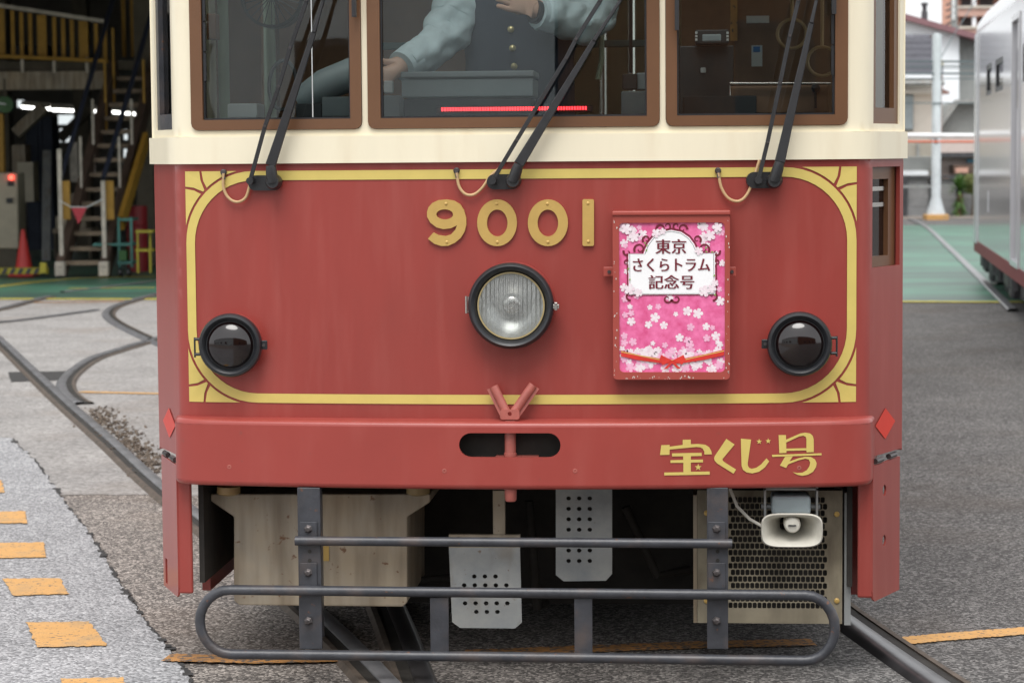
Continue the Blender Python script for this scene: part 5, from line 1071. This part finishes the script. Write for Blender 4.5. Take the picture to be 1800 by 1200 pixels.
# white gable building
hb = thing('white_gable_house', 'white clad building with sloping maroon roof edge and chimney', 'house', base(1650, 385, 66))
v = [P(x, y, 66) for x, y in ((1300, 300), (1686, 300), (1686, 60), (1590, 33), (1300, -50))]; MB().prism(v, hf*7).build('wall', 'whitewall', hb)
v = [P(x, y, 66.4) for x, y in ((1686, 300), (1735, 300), (1735, 72), (1686, 60))]; MB().prism(v, hf*6).build('side_bay', 'corr', hb)
v = [P(x, y, 65.6) for x, y in ((1290, -60), (1740, 66), (1740, 76), (1290, -48))]; MB().prism(v, hf*8).build('roof', 'roofedge', hb)
q = P(1625, 40, 66.5); MB().lathe((q.x, q.y, q.z), UZ, [(.09, -.1), (.09, .30), (.065, .32), (.065, .46), (.1, .47), (.1, .55), (0, .56)], 14).build('chimney', 'gear', hb)
for k in range(6): g_ = MB(); cb(g_, 1688+k*8, 78+k, 1690+k*8, 180, 66.35, .06); g_.build('batten', 'zinc', hb)
# corrugated shed gable
hc_ = thing('corrugated_shed', 'grey corrugated shed with a pitched roof edge', 'shed', base(1690, 385, 60)); v = [P(x, y, 60) for x, y in ((1652, 300), (1740, 300), (1740, 177), (1682, 181), (1652, 222))]; MB().prism(v, hf*4).build('wall', 'corr', hc_)
MB().bar(P(1650, 222, 59.8), P(1681, 179, 59.8), .09, .5, hr).build('roof_edge', 'zinc', hc_); MB().bar(P(1680, 179, 59.8), P(1742, 174.5, 59.8), .09, .5, UZ).build('roof_edge', 'zinc', hc_)
for k in range(11): x = 1656+k*7.5; y0 = 222-(x-1652)*1.37+2 if x < 1682 else 183; g_ = MB(); cb(g_, x, y0, x+2.6, 300, 59.97, .04); g_.build('rib', 'corr', hc_)
# low pinkish house
hd = thing('low_house', 'low pale pink house with dark flat roof and brown balcony box', 'house', base(1690, 385, 56)); g_ = MB(); cb(g_, 1653, 240, 1760, 312, 56.4, 3); g_.build('wall', mat('pink_render', (.58, .49, .45), .8, var=.06), hd)
g_ = MB(); cb(g_, 1650, 268, 1765, 276, 55.9, 3.2); g_.build('roof_canopy', 'gear', hd); g_ = MB(); cb(g_, 1676, 290, 1760, 305, 55.8, .5); g_.build('balcony', 'rustbrown', hd); g_ = MB(); cb(g_, 1680, 295, 1702, 304, 55.7, .1); g_.build('balcony_panel', 'salmon', hd)
g_ = MB(); cb(g_, 1651, 270, 1654, 308, 56, .1); g_.build('blue_downpipe', mat('blue_pipe', (.05, .2, .32), .5), hd); g_ = MB(); cb(g_, 1700, 280, 1716, 286, 56.35, .06); g_.build('blue_sign', mat('blue_panel', (.12, .35, .5), .5), hd)
he = thing('louvred_outbuilding', 'tan grey outbuilding with louvres and white canopy beside the pole', 'shed', base(1610, 385, 55)); g_ = MB(); cb(g_, 1400, 252, 1641, 318, 55.6, 1.5); g_.build('wall', mat('tan_wall', (.34, .31, .26), .8, var=.1), he)
for k in range(5): g_ = MB(); cb(g_, 1400, 276+k*5, 1640, 279+k*5, 55.5, .12); g_.build('louvre', 'corr', he)
g_ = MB(); cb(g_, 1400, 301, 1632, 309, 54.9, .8); g_.build('canopy', mat('white_canopy', (.75, .78, .8), .5), he); g_ = MB(); cb(g_, 1612, 253, 1616, 276, 55.5, .08); g_.build('pipe', 'zinc', he)
# salmon apartment block
ab = thing('apartment_block', 'salmon apartment tower with white balconies beyond the gable', 'building', base(1700, 300, 110)); rd = ray(1640, 300); MB().prism([P(x, y, 110) for x, y in ((1657, 330), (1900, 330), (1900, -90), (1657, -90))], Vector((rd.x, rd.y, 0))*12).build('wall', 'salmon', ab)
for y in (-60, -24, 14, 50):
    g_ = MB(); cb(g_, 1684, y, 1900, y+14, 108.6, 1.4); fl_ = g_.build('balcony', mat('balcony_front', (.52, .33, .27), .8), ab); g_ = MB(); cb(g_, 1684, y-4, 1900, y, 108.5, .1); g_.build('balcony_rail', 'paint_w', fl_)
    for x in (1690, 1722, 1760): g_ = MB(); cb(g_, x, y-21, x+24, y-1, 109.9, .2); g_.build('window', 'gear', ab)
    g_ = MB(); cb(g_, 1710, y-22, 1716, y+2, 108.7, .3); g_.build('pillar', 'whitewall', ab)
st2 = thing('power_pole', 'distant power pole with dark crossarms before the salmon tower', 'pole', base(1677, 330, 80)); q = P(1677, 60, 80); MB().tube([(q.x, q.y, 0), (q.x, q.y, P(1677, -60, 80).z)], [.16, .1], 12).build('shaft', 'corr', st2)
for y in (4, 14, 26, 38): MB().bar(P(1663, y+6, 80), P(1682, y-3, 80), .06, .06, UZ).build('crossarm', 'gear', st2); MB().lathe(P(1676, y-3, 79.8), UZ, [(.05, 0), (.05, .16), (.02, .2)], 10).build('insulator', 'white', st2)
# plants
yu = thing('yucca', 'spiky green yucca growing against the block wall', 'plant', base(1686, 385, 52.8)); q = P(1686, 385, 52.8)
g_ = MB(); MB().tube([(q.x, q.y, 0), (q.x+.02, q.y, P(1686, 340, 52.8).z)], [.09, .07], 10).build('trunk', 'stalk', yu)
for k in range(230):
    top_ = k < 120; zc_ = P(1686, 334, 52.8).z if top_ else random.uniform(.1, P(1686, 345, 52.8).z); a = random.random()*6.283; el = R(random.uniform(-15, 85)) if top_ else R(random.uniform(-60, 20)); l = random.uniform(.3, .5) if top_ else random.uniform(.15, .32)
    d = Vector((math.cos(a)*math.cos(el), math.sin(a)*math.cos(el), math.sin(el))); s_ = d.cross(UZ).normalized()*.022; c_ = Vector((q.x, q.y, zc_))
    g_.add([c_-s_*.6, c_+s_*.6, c_+d*l*.5+s_, c_+d*l*.5-s_, c_+d*l+UZ*-.06], [(0, 1, 2, 3), (3, 2, 4)])
g_.build('leaves', 'yucca', yu)
bu = thing('clipped_bush', 'round yellow green bush on a thin stem beside the yucca', 'bush', base(1708, 385, 53)); q = P(1709, 323, 53); MB().tube([(q.x, q.y, 0), (q.x+.03, q.y, q.z*.5), (q.x, q.y, q.z)], [.03, .025, .015], 8).build('stem', 'stalk', bu); g_ = MB()
for k in range(1400):
    d = Vector((random.gauss(0, 1), random.gauss(0, 1), random.gauss(0, 1))).normalized()*(random.random()**.4); c_ = q+Vector((d.x*.27, d.y*.27, d.z*.24)); a = Vector((random.gauss(0, 1), random.gauss(0, 1), random.gauss(0, 1))).normalized(); b_ = a.orthogonal().normalized(); g_.add([c_-a*.03, c_+b_*.018, c_+a*.03, c_-b_*.018], [(0, 1, 2, 3)])
g_.build('crown', 'bushm', bu)
# brick building across the yard behind the photographer, mirrored in the windscreen
br_ = thing('brick_building', 'long brown brick building across the yard facing the tram', 'building', (0, -24, 0)); MB().box((-.4, -30, 0), (26, -24, 7)).build('wall', mat('brown_brick', (.20, .10, .055), .8, var=.3, vs=3), br_)
for k in range(4): x = 5.4+k*5.2; w_ = MB().box((x, -24.05, 1.2), (x+2.6, -23.97, 3.2)).build('window', 'gear', br_); MB().box((x+.1, -23.97, 1.3), (x+2.5, -23.94, 3.1)).build('pane', 'blackglass', w_)
MB().box((-.4, -30.3, 7), (26.3, -23.6, 7.3)).build('roof', 'shedsteel', br_)
gr_ = thing('rendered_building', 'pale grey rendered building next to the brown brick building', 'building', (-16, -24, 0)); MB().box((-32, -30, 0), (-.5, -23.5, 6.5)).build('wall', mat('grey_render', (.74, .82, .83), .8, var=.08, vs=1), gr_)
for k in range(5): x = -30+k*5.2; w_ = MB().box((x, -23.55, 1.2), (x+2.2, -23.47, 3.0)).build('window', 'gear', gr_); MB().box((x+.1, -23.47, 1.3), (x+2.1, -23.44, 2.9)).build('pane', 'blackglass', w_)
MB().box((-32.3, -30.3, 6.5), (-.45, -23.2, 6.8)).build('roof', 'shedsteel', gr_)
